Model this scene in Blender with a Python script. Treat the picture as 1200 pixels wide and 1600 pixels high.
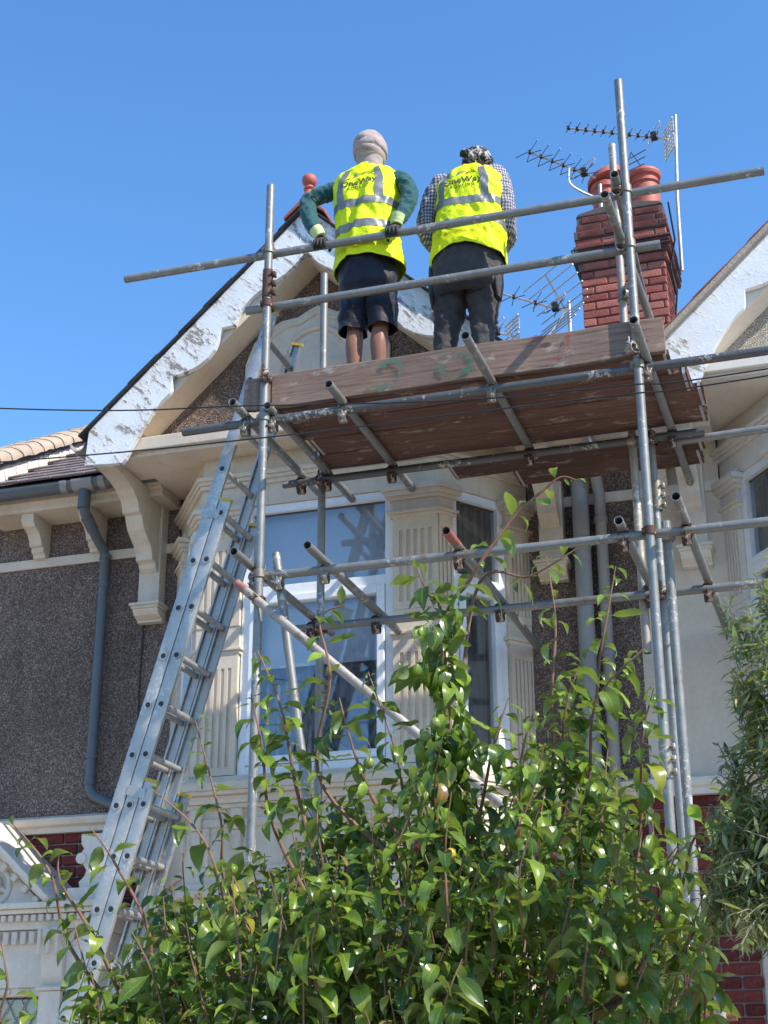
import bpy, bmesh, math, random
from mathutils import Vector, Matrix, noise
from mathutils.bvhtree import BVHTree

for o in list(bpy.data.objects):
    bpy.data.objects.remove(o, do_unlink=True)
scene = bpy.context.scene
COL = scene.collection
R = math.radians

# ---------------------------------------------------------------- camera
# X runs along the terrace, Y into it, Z up, metres; the photographer stands on the street at x = y = 0
cam_data = bpy.data.cameras.new('camera')
cam_data.sensor_fit = 'VERTICAL'
cam_data.sensor_height = 24.0
cam_data.lens = 24.0 * 2400 / 1600
cam_data.clip_start = 0.05
cam_data.clip_end = 4000
cam = bpy.data.objects.new('camera', cam_data)
COL.objects.link(cam)
cam.location = (0, 0, 1.6)
_pitch, _yaw, _roll = R(21.5), R(17.75), R(-0.1)
cam.rotation_euler = (Matrix.Rotation(_yaw, 3, 'Z') @ Matrix.Rotation(math.pi / 2 + _pitch, 3, 'X') @ Matrix.Rotation(_roll, 3, 'Z')).to_euler()
scene.camera = cam

# ---------------------------------------------------------------- sky, sun, exposure
SUN_EL, SUN_AZ = R(45), R(71)          # azimuth measured from the street (-Y) round to the right (+X)
sun_vec = Vector((math.cos(SUN_EL) * math.sin(SUN_AZ), -math.cos(SUN_EL) * math.cos(SUN_AZ), math.sin(SUN_EL)))
world = bpy.data.worlds.new('World')
scene.world = world
world.use_nodes = True
wn = world.node_tree
wn.nodes.clear()
sky = wn.nodes.new('ShaderNodeTexSky')
sky.sky_type = 'NISHITA'
sky.sun_disc = False
sky.sun_elevation = SUN_EL
sky.sun_rotation = math.pi - SUN_AZ
sky.air_density = 1.0
sky.dust_density = 0.0
sky.ozone_density = 4.0
bg = wn.nodes.new('ShaderNodeBackground')
bg.inputs['Strength'].default_value = 0.15
sat = wn.nodes.new('ShaderNodeHueSaturation')
sat.inputs['Saturation'].default_value = 1.17
wout = wn.nodes.new('ShaderNodeOutputWorld')
wn.links.new(sky.outputs[0], sat.inputs['Color'])
wn.links.new(sat.outputs[0], bg.inputs[0])
wn.links.new(bg.outputs[0], wout.inputs[0])
sd = bpy.data.lights.new('sun', 'SUN')
sd.energy = 3.8
sd.angle = R(0.53)
sd.color = (1.0, 0.92, 0.80)
sun = bpy.data.objects.new('sun', sd)
COL.objects.link(sun)
sun.rotation_euler = sun_vec.to_track_quat('Z', 'Y').to_euler()
sun.location = sun_vec * 60
scene.view_settings.view_transform = 'Standard'
scene.view_settings.look = 'None'
scene.view_settings.exposure = 0.95
scene.view_settings.gamma = 1.0
scene.view_settings.use_curve_mapping = False
scene.render.engine = 'CYCLES'
scene.cycles.max_bounces = 8
scene.cycles.transparent_max_bounces = 12
scene.cycles.use_denoising = True
scene.cycles.sample_clamp_indirect = 6

# ---------------------------------------------------------------- mesh helpers
def V(*a):
    return Vector(a)

class MB:
    """collects shapes into one mesh"""
    def __init__(s):
        s.v, s.f = [], []
    def add(s, v, f):
        n = len(s.v)
        s.v += [tuple(p) for p in v]
        s.f += [tuple(i + n for i in q) for q in f]
        return s
    def box(s, x0, x1, y0, y1, z0, z1):
        return s.add([(x0, y0, z0), (x1, y0, z0), (x1, y1, z0), (x0, y1, z0), (x0, y0, z1), (x1, y0, z1), (x1, y1, z1), (x0, y1, z1)],
                     [(0, 3, 2, 1), (4, 5, 6, 7), (0, 1, 5, 4), (1, 2, 6, 5), (2, 3, 7, 6), (3, 0, 4, 7)])
    def cbox(s, x0, x1, y0, y1, z0, z1, c=0.004):
        """box with chamfered edges (44 triangles)"""
        X, Y, Z = (x0, x1), (y0, y1), (z0, z1)
        vs, idx = [], {}
        for i in (0, 1):
            for j in (0, 1):
                for k in (0, 1):
                    p = (X[i], Y[j], Z[k])
                    inn = (c if i == 0 else -c, c if j == 0 else -c, c if k == 0 else -c)
                    for a in range(3):
                        q = [p[b] + (0 if b == a else inn[b]) for b in range(3)]
                        idx[(i, j, k, a)] = len(vs)
                        vs.append(tuple(q))
        F = []
        def quad(a, fixed):
            o = [b for b in range(3) if b != a]
            cs = []
            for u, w in ((0, 0), (1, 0), (1, 1), (0, 1)):
                c3 = [0, 0, 0]; c3[a] = fixed; c3[o[0]] = u; c3[o[1]] = w
                cs.append(idx[(c3[0], c3[1], c3[2], a)])
            flip = (fixed == 0) ^ (a == 1)
            return tuple(reversed(cs)) if flip else tuple(cs)
        for a in range(3):
            for fx in (0, 1):
                F.append(quad(a, fx))
        for a in range(3):
            o = [b for b in range(3) if b != a]
            for u in (0, 1):
                for w in (0, 1):
                    lo, hi = [0, 0, 0], [0, 0, 0]
                    lo[o[0]] = hi[o[0]] = u; lo[o[1]] = hi[o[1]] = w; lo[a] = 0; hi[a] = 1
                    F.append((idx[(*lo, o[0])], idx[(*hi, o[0])], idx[(*hi, o[1])], idx[(*lo, o[1])]))
        for i in (0, 1):
            for j in (0, 1):
                for k in (0, 1):
                    F.append((idx[(i, j, k, 0)], idx[(i, j, k, 1)], idx[(i, j, k, 2)]))
        return s.add(vs, F)
    def prism(s, poly, axis, a, b):
        """extrude a 2D outline: axis x -> (y,z), y -> (x,z), z -> (x,y)"""
        def mk(p, t):
            return (t, p[0], p[1]) if axis == 'x' else (p[0], t, p[1]) if axis == 'y' else (p[0], p[1], t)
        n = len(poly)
        vs = [mk(p, a) for p in poly] + [mk(p, b) for p in poly]
        F = [tuple(range(n)), tuple(reversed(range(n, 2 * n)))]
        F += [(i, i + n, (i + 1) % n + n, (i + 1) % n) for i in range(n)]
        return s.add(vs, F)
    def path(s, pts, rad, n=10, caps=True, flat=1.0):
        pts = [Vector(p) for p in pts]
        if not hasattr(rad, '__len__'):
            rad = [rad] * len(pts)
        vs, F = [], []
        d0 = (pts[1] - pts[0]).normalized()
        up = Vector((0, 0, 1)) if abs(d0.z) < 0.9 else Vector((0, 1, 0))
        a = d0.cross(up).normalized()
        for i, p in enumerate(pts):
            d = (pts[min(i + 1, len(pts) - 1)] - pts[max(i - 1, 0)]).normalized()
            a = (a - d * a.dot(d)).normalized()
            b = d.cross(a)
            for k in range(n):
                t = 2 * math.pi * k / n
                vs.append(p + (a * math.cos(t) + b * math.sin(t) * flat) * rad[i])
        for i in range(len(pts) - 1):
            for k in range(n):
                F.append((i * n + k, i * n + (k + 1) % n, (i + 1) * n + (k + 1) % n, (i + 1) * n + k))
        if caps:
            F.append(tuple(reversed(range(n))))
            m = (len(pts) - 1) * n
            F.append(tuple(range(m, m + n)))
        return s.add(vs, F)
    def pipe(s, p0, p1, r, n=16, wall=0.004):
        """hollow tube with open ends"""
        p0, p1 = Vector(p0), Vector(p1)
        d = (p1 - p0).normalized()
        up = Vector((0, 0, 1)) if abs(d.z) < 0.9 else Vector((0, 1, 0))
        a = d.cross(up).normalized(); b = d.cross(a)
        vs, F = [], []
        for p, rr in ((p0, r), (p1, r), (p1, r - wall), (p0, r - wall)):
            for k in range(n):
                t = 2 * math.pi * k / n
                vs.append(p + (a * math.cos(t) + b * math.sin(t)) * rr)
        for i in range(4):
            j = (i + 1) % 4
            for k in range(n):
                F.append((i * n + k, j * n + k, j * n + (k + 1) % n, i * n + (k + 1) % n))
        return s.add(vs, F)
    def lathe(s, prof, c=(0, 0, 0), n=24):
        vs, F = [], []
        for r_, z in prof:
            for k in range(n):
                t = 2 * math.pi * k / n
                vs.append((c[0] + r_ * math.cos(t), c[1] + r_ * math.sin(t), c[2] + z))
        for i in range(len(prof) - 1):
            for k in range(n):
                F.append((i * n + k, i * n + (k + 1) % n, (i + 1) * n + (k + 1) % n, (i + 1) * n + k))
        F.append(tuple(reversed(range(n))))
        m = (len(prof) - 1) * n
        F.append(tuple(range(m, m + n)))
        return s.add(vs, F)
    def loft(s, rings, closed=True, cap0=False, cap1=False):
        n = len(rings[0])
        vs = [p for r_ in rings for p in r_]
        F = []
        for i in range(len(rings) - 1):
            for k in range(n if closed else n - 1):
                F.append((i * n + k, i * n + (k + 1) % n, (i + 1) * n + (k + 1) % n, (i + 1) * n + k))
        if cap0:
            F.append(tuple(reversed(range(n))))
        if cap1:
            m = (len(rings) - 1) * n
            F.append(tuple(range(m, m + n)))
        return s.add(vs, F)
    def mesh(s, name, smooth=None):
        me = bpy.data.meshes.new(name)
        me.from_pydata(s.v, [], s.f)
        bm = bmesh.new(); bm.from_mesh(me)
        bmesh.ops.recalc_face_normals(bm, faces=bm.faces)
        bm.to_mesh(me); bm.free()
        if smooth is not None:
            me.shade_smooth()
            me.set_sharp_from_angle(angle=R(smooth))
        me.update()
        return me
    def build(s, name, mat, parent=None, smooth=None, bevel=0.0):
        return link(name, s.mesh(name, smooth), mat, parent, bevel)

def link(name, me, mat, parent=None, bevel=0.0, loc=None):
    """place a mesh given in world metres under its thing (the Empty stands at the thing's base)"""
    o = bpy.data.objects.new(name, me)
    COL.objects.link(o)
    if mat is not None and not me.materials:
        me.materials.append(mat)
    if parent is not None:
        o.parent = parent
        if loc is None and parent.type == 'EMPTY' and parent.parent is None:
            o.location = -parent.location
    if loc is not None:
        o.location = loc
    if bevel:
        m = o.modifiers.new('bevel', 'BEVEL')
        m.width = bevel; m.segments = 2; m.limit_method = 'ANGLE'; m.angle_limit = R(35)
    return o

def tag(o, label=None, cat=None, group=None, kind=None):
    if label: o['label'] = label
    if cat: o['category'] = cat
    if group: o['group'] = group
    if kind: o['kind'] = kind
    return o

def thing(name, loc, label, cat, group=None):
    o = bpy.data.objects.new(name, None)
    o.empty_display_size = 0.2
    COL.objects.link(o)
    o.location = loc
    return tag(o, label, cat, group)

# ---------------------------------------------------------------- materials
class NT:
    def __init__(s, name):
        s.m = bpy.data.materials.new(name)
        s.m.use_nodes = True
        s.t = s.m.node_tree
        s.b = s.t.nodes['Principled BSDF']
        s.out = s.t.nodes['Material Output']
        s.co = s.n('ShaderNodeTexCoord').outputs['Object']
    def n(s, kind, **kw):
        nd = s.t.nodes.new(kind)
        for k, v in kw.items():
            if hasattr(nd, k): setattr(nd, k, v)
            else: nd.inputs[k].default_value = v
        return nd
    def l(s, a, b):
        s.t.links.new(a, b)
    def scale(s, v, co=None):
        m = s.n('ShaderNodeMapping')
        m.inputs['Scale'].default_value = v
        s.l(co or s.co, m.inputs[0])
        return m.outputs[0]
    def noise(s, sc, detail=4, rough=0.6, co=None, dist=0.0):
        n = s.n('ShaderNodeTexNoise')
        n.inputs['Scale'].default_value = sc; n.inputs['Detail'].default_value = detail
        n.inputs['Roughness'].default_value = rough; n.inputs['Distortion'].default_value = dist
        s.l(co or s.co, n.inputs['Vector'])
        return n.outputs[0]
    def voro(s, sc, co=None, feature='F1', out=0):
        n = s.n('ShaderNodeTexVoronoi'); n.feature = feature
        n.inputs['Scale'].default_value = sc
        s.l(co or s.co, n.inputs['Vector'])
        return n.outputs[out]
    def ramp(s, fac, stops, interp='LINEAR'):
        n = s.n('ShaderNodeValToRGB'); n.color_ramp.interpolation = interp
        e = n.color_ramp.elements
        while len(e) < len(stops): e.new(0.5)
        for el, (p, c) in zip(e, stops):
            el.position = p
            el.color = (c, c, c, 1) if not hasattr(c, '__len__') else (*c, 1)
        s.l(fac, n.inputs[0])
        return n.outputs[0]
    def mix(s, fac, a, b, mode='MIX'):
        n = s.n('ShaderNodeMix'); n.data_type = 'RGBA'; n.blend_type = mode
        for sock, v in ((n.inputs[0], fac), (n.inputs[6], a), (n.inputs[7], b)):
            if hasattr(v, 'is_output'): s.l(v, sock)
            elif hasattr(v, '__len__'): sock.default_value = (*v, 1)
            else: sock.default_value = v
        return n.outputs[2]
    def math(s, op, a, b=0.0):
        n = s.n('ShaderNodeMath'); n.operation = op
        for i, v in enumerate((a, b)):
            if hasattr(v, 'is_output'): s.l(v, n.inputs[i])
            else: n.inputs[i].default_value = v
        return n.outputs[0]
    def rand(s):
        return s.n('ShaderNodeObjectInfo').outputs['Random']
    def set(s, **kw):
        names = {'col': 'Base Color', 'rough': 'Roughness', 'metal': 'Metallic', 'spec': 'Specular IOR Level', 'trans': 'Transmission Weight', 'sheen': 'Sheen Weight', 'alpha': 'Alpha', 'coat': 'Coat Weight'}
        for k, v in kw.items():
            i = s.b.inputs[names[k]]
            if hasattr(v, 'is_output'): s.l(v, i)
            elif hasattr(v, '__len__'): i.default_value = (*v, 1)
            else: i.default_value = v
        return s
    def bump(s, h, strength=0.5, dist=0.01, normal=None):
        n = s.n('ShaderNodeBump')
        n.inputs['Strength'].default_value = strength; n.inputs['Distance'].default_value = dist
        s.l(h, n.inputs['Height'])
        if normal is not None: s.l(normal, n.inputs['Normal'])
        s.l(n.outputs[0], s.b.inputs['Normal'])
        return n.outputs[0]

M = {}
def paint(key, col, dirt=(0.3, 0.25, 0.2), rough=0.6, dirt_amt=0.35, bump=0.25, bsc=60, rise=0.003):
    t = NT(key)
    a = t.ramp(t.noise(2.3, 6, 0.65), [(0.42, 0.0), (0.75, 1.0)])
    streak = t.ramp(t.noise(1.0, 5, 0.7, co=t.scale((9, 9, 1.2))), [(0.5, 0.0), (0.8, 1.0)])
    f = t.math('MULTIPLY', t.math('ADD', t.math('MULTIPLY', a, 0.6), t.math('MULTIPLY', streak, 0.5)), dirt_amt)
    c = t.mix(f, col, tuple(x * y * 1.6 for x, y in zip(col, dirt)))
    fine = t.ramp(t.noise(35, 3), [(0.3, 0.94), (0.7, 1.04)])
    c = t.mix(1.0, c, fine, 'MULTIPLY')
    t.set(col=c, rough=rough)
    if bump: t.bump(t.noise(bsc, 4), bump, rise)
    M[key] = t.m
paint('cream', (0.66, 0.565, 0.45), dirt_amt=0.55)
paint('pale_render', (0.66, 0.58, 0.48), dirt_amt=0.3, bsc=40, bump=0.35)
paint('white_trim', (0.72, 0.67, 0.60), dirt_amt=0.35)
paint('upvc', (0.80, 0.82, 0.85), rough=0.3, dirt_amt=0.12, bump=0)
paint('grey_plastic', (0.10, 0.116, 0.132), rough=0.45, dirt_amt=0.3, bump=0)
paint('pale_plastic', (0.29, 0.285, 0.28), rough=0.45, dirt_amt=0.3, bump=0)
paint('stained_render', (0.66, 0.66, 0.64), dirt=(0.3, 0.3, 0.3), dirt_amt=0.9)
paint('lead', (0.30, 0.30, 0.32), dirt_amt=0.3, rough=0.5)
paint('mortar', (0.30, 0.24, 0.21), dirt_amt=0.4, bump=0.5, bsc=120)
paint('sooty_mortar', (0.115, 0.085, 0.075), dirt_amt=0.6, bump=0.6, bsc=90)
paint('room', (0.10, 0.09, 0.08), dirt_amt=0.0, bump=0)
paint('curtain', (0.55, 0.53, 0.52), dirt_amt=0.1, bump=0)
paint('blind', (0.62, 0.68, 0.76), dirt_amt=0.05, bump=0)

def pebble(key, base, light, dark, sc=75):
    t = NT(key)
    v = t.n('ShaderNodeTexVoronoi'); v.inputs['Scale'].default_value = sc
    t.l(t.co, v.inputs['Vector'])
    cellc = t.n('ShaderNodeSeparateColor'); t.l(v.outputs['Color'], cellc.inputs[0])
    c = t.ramp(cellc.outputs[0], [(0.0, dark), (0.45, base), (0.8, tuple(x * 1.35 for x in base)), (0.9, light), (1.0, light)])
    big = t.ramp(t.noise(1.3, 5, 0.65), [(0.3, 0.70), (0.7, 1.16)])
    strk = t.ramp(t.noise(1.0, 5, 0.7, co=t.scale((5, 5, 0.45))), [(0.52, 1.0), (0.75, 0.72)])
    big = t.mix(1.0, big, strk, 'MULTIPLY')
    c = t.mix(1.0, c, big, 'MULTIPLY')
    edge = t.ramp(v.outputs['Distance'], [(0.25, 1.0), (0.75, 0.4)])
    c = t.mix(1.0, c, edge, 'MULTIPLY')
    t.set(col=c, rough=0.85, spec=0.25)
    h = t.math('SUBTRACT', 1.0, v.outputs['Distance'])
    t.bump(h, 0.8, 0.012)
    M[key] = t.m
pebble('pebbledash', (0.265, 0.192, 0.160), (0.50, 0.40, 0.33), (0.18, 0.126, 0.104), sc=115)
pebble('white_roughcast', (0.62, 0.58, 0.50), (0.72, 0.69, 0.62), (0.56, 0.52, 0.45), sc=130)

def peeling(key, paintc, wood, thr, stain=None):
    t = NT(key)
    mp = t.n('ShaderNodeMapping'); mp.inputs['Rotation'].default_value = (0, R(-43), 0); t.l(t.co, mp.inputs[0])
    al = t.scale((1.0, 1.0, 3.2), mp.outputs[0])                    # flakes run along the board
    n = t.noise(2.6, 8, 0.7, co=al, dist=0.5)
    f = t.noise(13, 6, 0.75, co=al, dist=0.8)
    s_ = t.math('ADD', t.math('MULTIPLY', n, 0.62), t.math('MULTIPLY', f, 0.38))
    mask = t.ramp(s_, [(thr, 0.0), (thr + 0.012, 1.0)])
    grain = t.noise(6, 6, 0.7, co=t.scale((3, 3, 22)))
    wc = t.ramp(grain, [(0.3, tuple(x * 0.55 for x in wood)), (0.7, wood)])
    pc = t.mix(t.ramp(t.noise(4, 6), [(0.45, 0.0), (0.8, 0.45)]), paintc, (0.55, 0.55, 0.53))
    if stain:
        pc = t.mix(t.ramp(t.noise(1.6, 3), [(0.6, 0.0), (0.7, 0.7)]), pc, stain)
    c = t.mix(mask, pc, wc)
    t.set(col=c, rough=t.math('ADD', t.math('MULTIPLY', mask, 0.3), 0.45))
    h = t.math('ADD', t.math('MULTIPLY', t.ramp(s_, [(thr - 0.05, 0.75), (thr, 1.0), (thr + 0.012, 0.0)]), 1.0), t.math('MULTIPLY', grain, 0.15))
    h = t.math('ADD', h, t.math('MULTIPLY', t.noise(45, 3), 0.12))
    t.bump(h, 1.0, 0.012)
    M[key] = t.m
peeling('peeling_white', (0.80, 0.82, 0.85), (0.38, 0.35, 0.33), 0.548)
peeling('old_white', (0.80, 0.82, 0.84), (0.46, 0.42, 0.36), 0.585, (0.72, 0.66, 0.45))

def brick(key, c0, c1, soot=0.0):
    t = NT(key)
    r_ = t.rand()
    c = t.ramp(r_, [(0.0, c0), (0.5, tuple((a + b) / 2 for a, b in zip(c0, c1))), (1.0, c1)])
    sp = t.ramp(t.noise(28, 6, 0.7), [(0.35, 0.72), (0.7, 1.15)])
    c = t.mix(1.0, c, sp, 'MULTIPLY')
    w = t.ramp(t.noise(9, 5, 0.7), [(0.58, 0.0), (0.75, 0.35)])
    c = t.mix(w, c, (0.35, 0.28, 0.25))
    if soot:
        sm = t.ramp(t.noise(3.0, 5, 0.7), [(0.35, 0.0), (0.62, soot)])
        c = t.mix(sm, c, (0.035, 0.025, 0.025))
    t.set(col=c, rough=0.92, spec=0.15)
    t.bump(t.noise(60, 5, 0.7), 0.8, 0.006)
    M[key] = t.m
brick('red_brick', (0.13, 0.026, 0.026), (0.31, 0.070, 0.055), soot=0.25)
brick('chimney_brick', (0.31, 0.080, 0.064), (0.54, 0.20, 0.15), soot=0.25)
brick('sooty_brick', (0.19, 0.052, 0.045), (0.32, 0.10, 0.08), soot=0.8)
paint('terracotta', (0.44, 0.105, 0.075), dirt_amt=0.4, bsc=90)
paint('ridge_red', (0.33, 0.10, 0.075), dirt_amt=0.5, bsc=90)
paint('slate', (0.035, 0.036, 0.04), dirt_amt=0.4, rough=0.55)
paint('roof_tile', (0.20, 0.155, 0.15), dirt_amt=0.5, rough=0.75, bsc=150)
paint('sand_tile', (0.43, 0.345, 0.265), dirt=(0.4, 0.32, 0.28), dirt_amt=0.8, rough=0.85, bsc=110, bump=0.6, rise=0.006)
paint('verge_mortar', (0.42, 0.36, 0.29), dirt_amt=0.7, bsc=70, bump=0.7, rise=0.008)

def metal(key, base, rough, tint=None, mt=0.85, streaks=0.5, rusty=(0.19, 0.105, 0.07)):
    t = NT(key)
    n = t.noise(14, 6, 0.7)
    b = t.noise(2.1, 4, 0.6)
    c = t.mix(t.ramp(n, [(0.35, 0.0), (0.7, 1.0)]), tuple(x * 0.72 for x in base), base)
    c = t.mix(t.ramp(b, [(0.48, 0.0), (0.72, streaks)]), c, tint or tuple(x * 0.5 for x in base))
    sp = t.ramp(t.math('MULTIPLY', t.noise(38, 3, 0.7), t.ramp(t.noise(3.3, 3), [(0.35, 0.6), (0.65, 1.1)])), [(0.56, 0.0), (0.60, 0.7)])
    c = t.mix(sp, c, (0.60, 0.57, 0.52))
    ru = t.ramp(t.math('ADD', t.math('MULTIPLY', t.noise(4.2, 5, 0.7), 0.6), t.math('MULTIPLY', t.noise(30, 4, 0.7), 0.4)), [(0.57, 0.0), (0.64, 0.75)])
    c = t.mix(ru, c, rusty)
    t.set(col=c, rough=t.math('ADD', t.math('MULTIPLY', n, 0.25), rough - 0.12), metal=mt)
    t.bump(n, 0.12, 0.002)
    M[key] = t.m
metal('galvanised', (0.275, 0.28, 0.268), 0.48, (0.155, 0.155, 0.145), 0.42)
metal('pale_tube', (0.40, 0.365, 0.325), 0.55, (0.26, 0.19, 0.15), 0.3)
metal('dark_tube', (0.15, 0.155, 0.16), 0.5, (0.12, 0.10, 0.09), 0.55)
metal('aluminium', (0.52, 0.51, 0.49), 0.42, (0.36, 0.35, 0.33), 0.55, 0.5, (0.30, 0.29, 0.27))
metal('rust', (0.115, 0.058, 0.040), 0.75, (0.07, 0.04, 0.032), 0.25)
metal('coupler_steel', (0.30, 0.27, 0.22), 0.5, (0.20, 0.12, 0.07), 0.6)
metal('red_tube', (0.38, 0.13, 0.11), 0.6, (0.3, 0.2, 0.18), 0.2)
metal('aerial_metal', (0.62, 0.62, 0.60), 0.4, None, 0.6, 0.2, (0.4, 0.38, 0.36))
paint('black_plastic', (0.018, 0.018, 0.02), rough=0.45, dirt_amt=0.1, bump=0)
paint('yellow_cap', (0.55, 0.40, 0.06), rough=0.5, dirt_amt=0.5, bump=0)

def timber(key, c0, c1, ax=(1, 18, 18)):
    t = NT(key)
    rnd = t.rand()
    off = t.n('ShaderNodeVectorMath'); off.operation = 'ADD'
    comb = t.n('ShaderNodeCombineXYZ'); t.l(t.math('MULTIPLY', rnd, 37.0), comb.inputs[0]); t.l(t.math('MULTIPLY', rnd, 11.0), comb.inputs[2])
    t.l(t.co, off.inputs[0]); t.l(comb.outputs[0], off.inputs[1])
    co = off.outputs[0]
    g = t.noise(3.0, 8, 0.7, co=t.scale(ax, co), dist=0.4)
    g2 = t.noise(1.4, 4, 0.6, co=co)
    c = t.ramp(g, [(0.28, tuple(x * 0.45 for x in c0)), (0.45, c0), (0.75, c1)])
    c = t.mix(t.ramp(g2, [(0.4, 0.0), (0.75, 0.5)]), c, tuple(x * 0.55 for x in c0))
    c = t.mix(1.0, c, t.ramp(rnd, [(0.0, 0.75), (1.0, 1.2)]), 'MULTIPLY')
    spl = t.ramp(t.noise(11, 4, 0.75, co=t.scale((0.5, 1, 1), co)), [(0.58, 0.0), (0.68, 0.5)])
    c = t.mix(spl, c, (0.46, 0.41, 0.36))
    crack = t.ramp(t.noise(2.0, 6, 0.75, co=t.scale((0.7, 26, 26), co), dist=0.3), [(0.30, 0.85), (0.36, 0.0)])
    c = t.mix(crack, c, (0.04, 0.028, 0.022))
    kn = t.voro(2.6, co=t.scale((1.0, 2.2, 2.2), co))
    c = t.mix(t.ramp(kn, [(0.06, 0.8), (0.11, 0.0)]), c, (0.06, 0.035, 0.025))
    g = t.math('SUBTRACT', g, t.math('MULTIPLY', crack, 0.8))
    t.set(col=c, rough=0.8, spec=0.25)
    t.bump(g, 0.55, 0.006)
    M[key] = t.m
timber('board', (0.24, 0.16, 0.122), (0.36, 0.262, 0.212))
timber('deck_board', (0.115, 0.062, 0.049), (0.180, 0.108, 0.088))

def glass(key, refl):
    t = NT(key)
    tr = t.n('ShaderNodeBsdfTransparent'); tr.inputs[0].default_value = (0.88, 0.91, 0.93, 1)
    gl = t.n('ShaderNodeBsdfGlossy'); gl.inputs['Roughness'].default_value = 0.012
    lw = t.n('ShaderNodeLayerWeight'); lw.inputs[0].default_value = 0.5
    fr = t.math('ADD', 0.04, t.math('MULTIPLY', 0.96, t.math('POWER', lw.outputs['Facing'], 5.0)))   # Schlick
    wob = t.n('ShaderNodeBump'); wob.inputs['Strength'].default_value = 0.08; wob.inputs['Distance'].default_value = 0.004
    t.l(t.noise(2.2, 2, 0.5), wob.inputs['Height'])
    t.l(wob.outputs[0], gl.inputs['Normal'])
    f = t.math('MINIMUM', t.math('ADD', t.math('MULTIPLY', fr, 1.1), refl), 1.0)
    mx = t.n('ShaderNodeMixShader')
    t.l(f, mx.inputs[0]); t.l(tr.outputs[0], mx.inputs[1]); t.l(gl.outputs[0], mx.inputs[2])
    t.l(mx.outputs[0], t.out.inputs[0])
    M[key] = t.m
glass('glass', 0.07)

def ground_mat():
    t = NT('asphalt')
    c = t.ramp(t.noise(60, 5, 0.7), [(0.3, (0.04, 0.04, 0.042)), (0.7, (0.075, 0.075, 0.078))])
    t.set(col=c, rough=0.9); t.bump(t.noise(150, 4), 0.5, 0.006); M['asphalt'] = t.m
    t = NT('paving')
    c = t.ramp(t.noise(6, 6, 0.7), [(0.3, (0.36, 0.31, 0.25)), (0.7, (0.48, 0.42, 0.34))])
    t.set(col=c, rough=0.85); t.bump(t.noise(90, 4), 0.5, 0.004); M['paving'] = t.m
    t = NT('soil')
    c = t.ramp(t.noise(20, 6, 0.7), [(0.3, (0.05, 0.035, 0.025)), (0.7, (0.12, 0.09, 0.065))])
    t.set(col=c, rough=0.95); t.bump(t.noise(40, 5), 0.8, 0.02); M['soil'] = t.m
ground_mat()
# ================================================================ setting
def sheet(name, x0, x1, y0, y1, z, mat):
    b = MB().add([(x0, y0, z), (x1, y0, z), (x1, y1, z), (x0, y1, z)], [(0, 1, 2, 3)])
    return tag(b.build(name, M[mat]), kind='structure')
sheet('ground', -1500, 1500, -1500, 1500, 0.0, 'soil')
sheet('road', -400, 400, -7.5, 1.2, 0.006, 'asphalt')
pv = MB().box(-400, 400, 1.2, 3.4, -0.05, 0.12)
tag(pv.build('pavement', M['paving']), kind='structure')
pv = MB().box(-400, 400, -10.0, -7.5, -0.05, 0.12)
tag(pv.build('pavement', M['paving']), kind='structure')
sheet('bounce_paving', -40, 40, 3.4, 9.3, 0.006, 'paving')  # unseen paving, spread over the garden to bounce warm light onto the facade

# ================================================================ the terrace
WALL_Y, BAY_Y, GABLE_Y, BARGE_Y = 9.35, 8.75, 8.72, 8.45
PARTY = -1.36
CX = -3.26

def offset_poly(poly, d):
    """offset a convex counter-clockwise outline outwards"""
    n = len(poly); out = []
    for i in range(n):
        p0, p1, p2 = Vector(poly[i - 1]), Vector(poly[i]), Vector(poly[(i + 1) % n])
        a, b = (p1 - p0).normalized(), (p2 - p1).normalized()
        na, nb = Vector((a.y, -a.x)), Vector((b.y, -b.x))
        k = na + nb
        k = k / max(k.dot(na), 0.3)
        out.append(tuple(p1 + k * d))
    return out

def ccw(poly):
    s = sum(poly[i - 1][0] * poly[i][1] - poly[i][0] * poly[i - 1][1] for i in range(len(poly)))
    return poly if s > 0 else list(reversed(poly))

class Panel:
    """a vertical frame of reference along a plan segment: s along, n outwards, z up"""
    def __init__(s, p0, p1, out):
        s.p0 = Vector(p0); d = Vector(p1) - s.p0
        s.len = d.length; s.d = d.normalized()
        s.n = Vector((s.d.y, -s.d.x))
        if s.n.dot(Vector(out)) < 0: s.n = -s.n
    def pt(s, a, n, z):
        q = s.p0 + s.d * a + s.n * n
        return (q.x, q.y, z)
    def box(s, mb, a0, a1, n0, n1, z0, z1):
        vs = [s.pt(a, n, z) for z in (z0, z1) for a, n in ((a0, n0), (a1, n0), (a1, n1), (a0, n1))]
        mb.add(vs, [(0, 3, 2, 1), (4, 5, 6, 7), (0, 1, 5, 4), (1, 2, 6, 5), (2, 3, 7, 6), (3, 0, 4, 7)])

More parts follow.
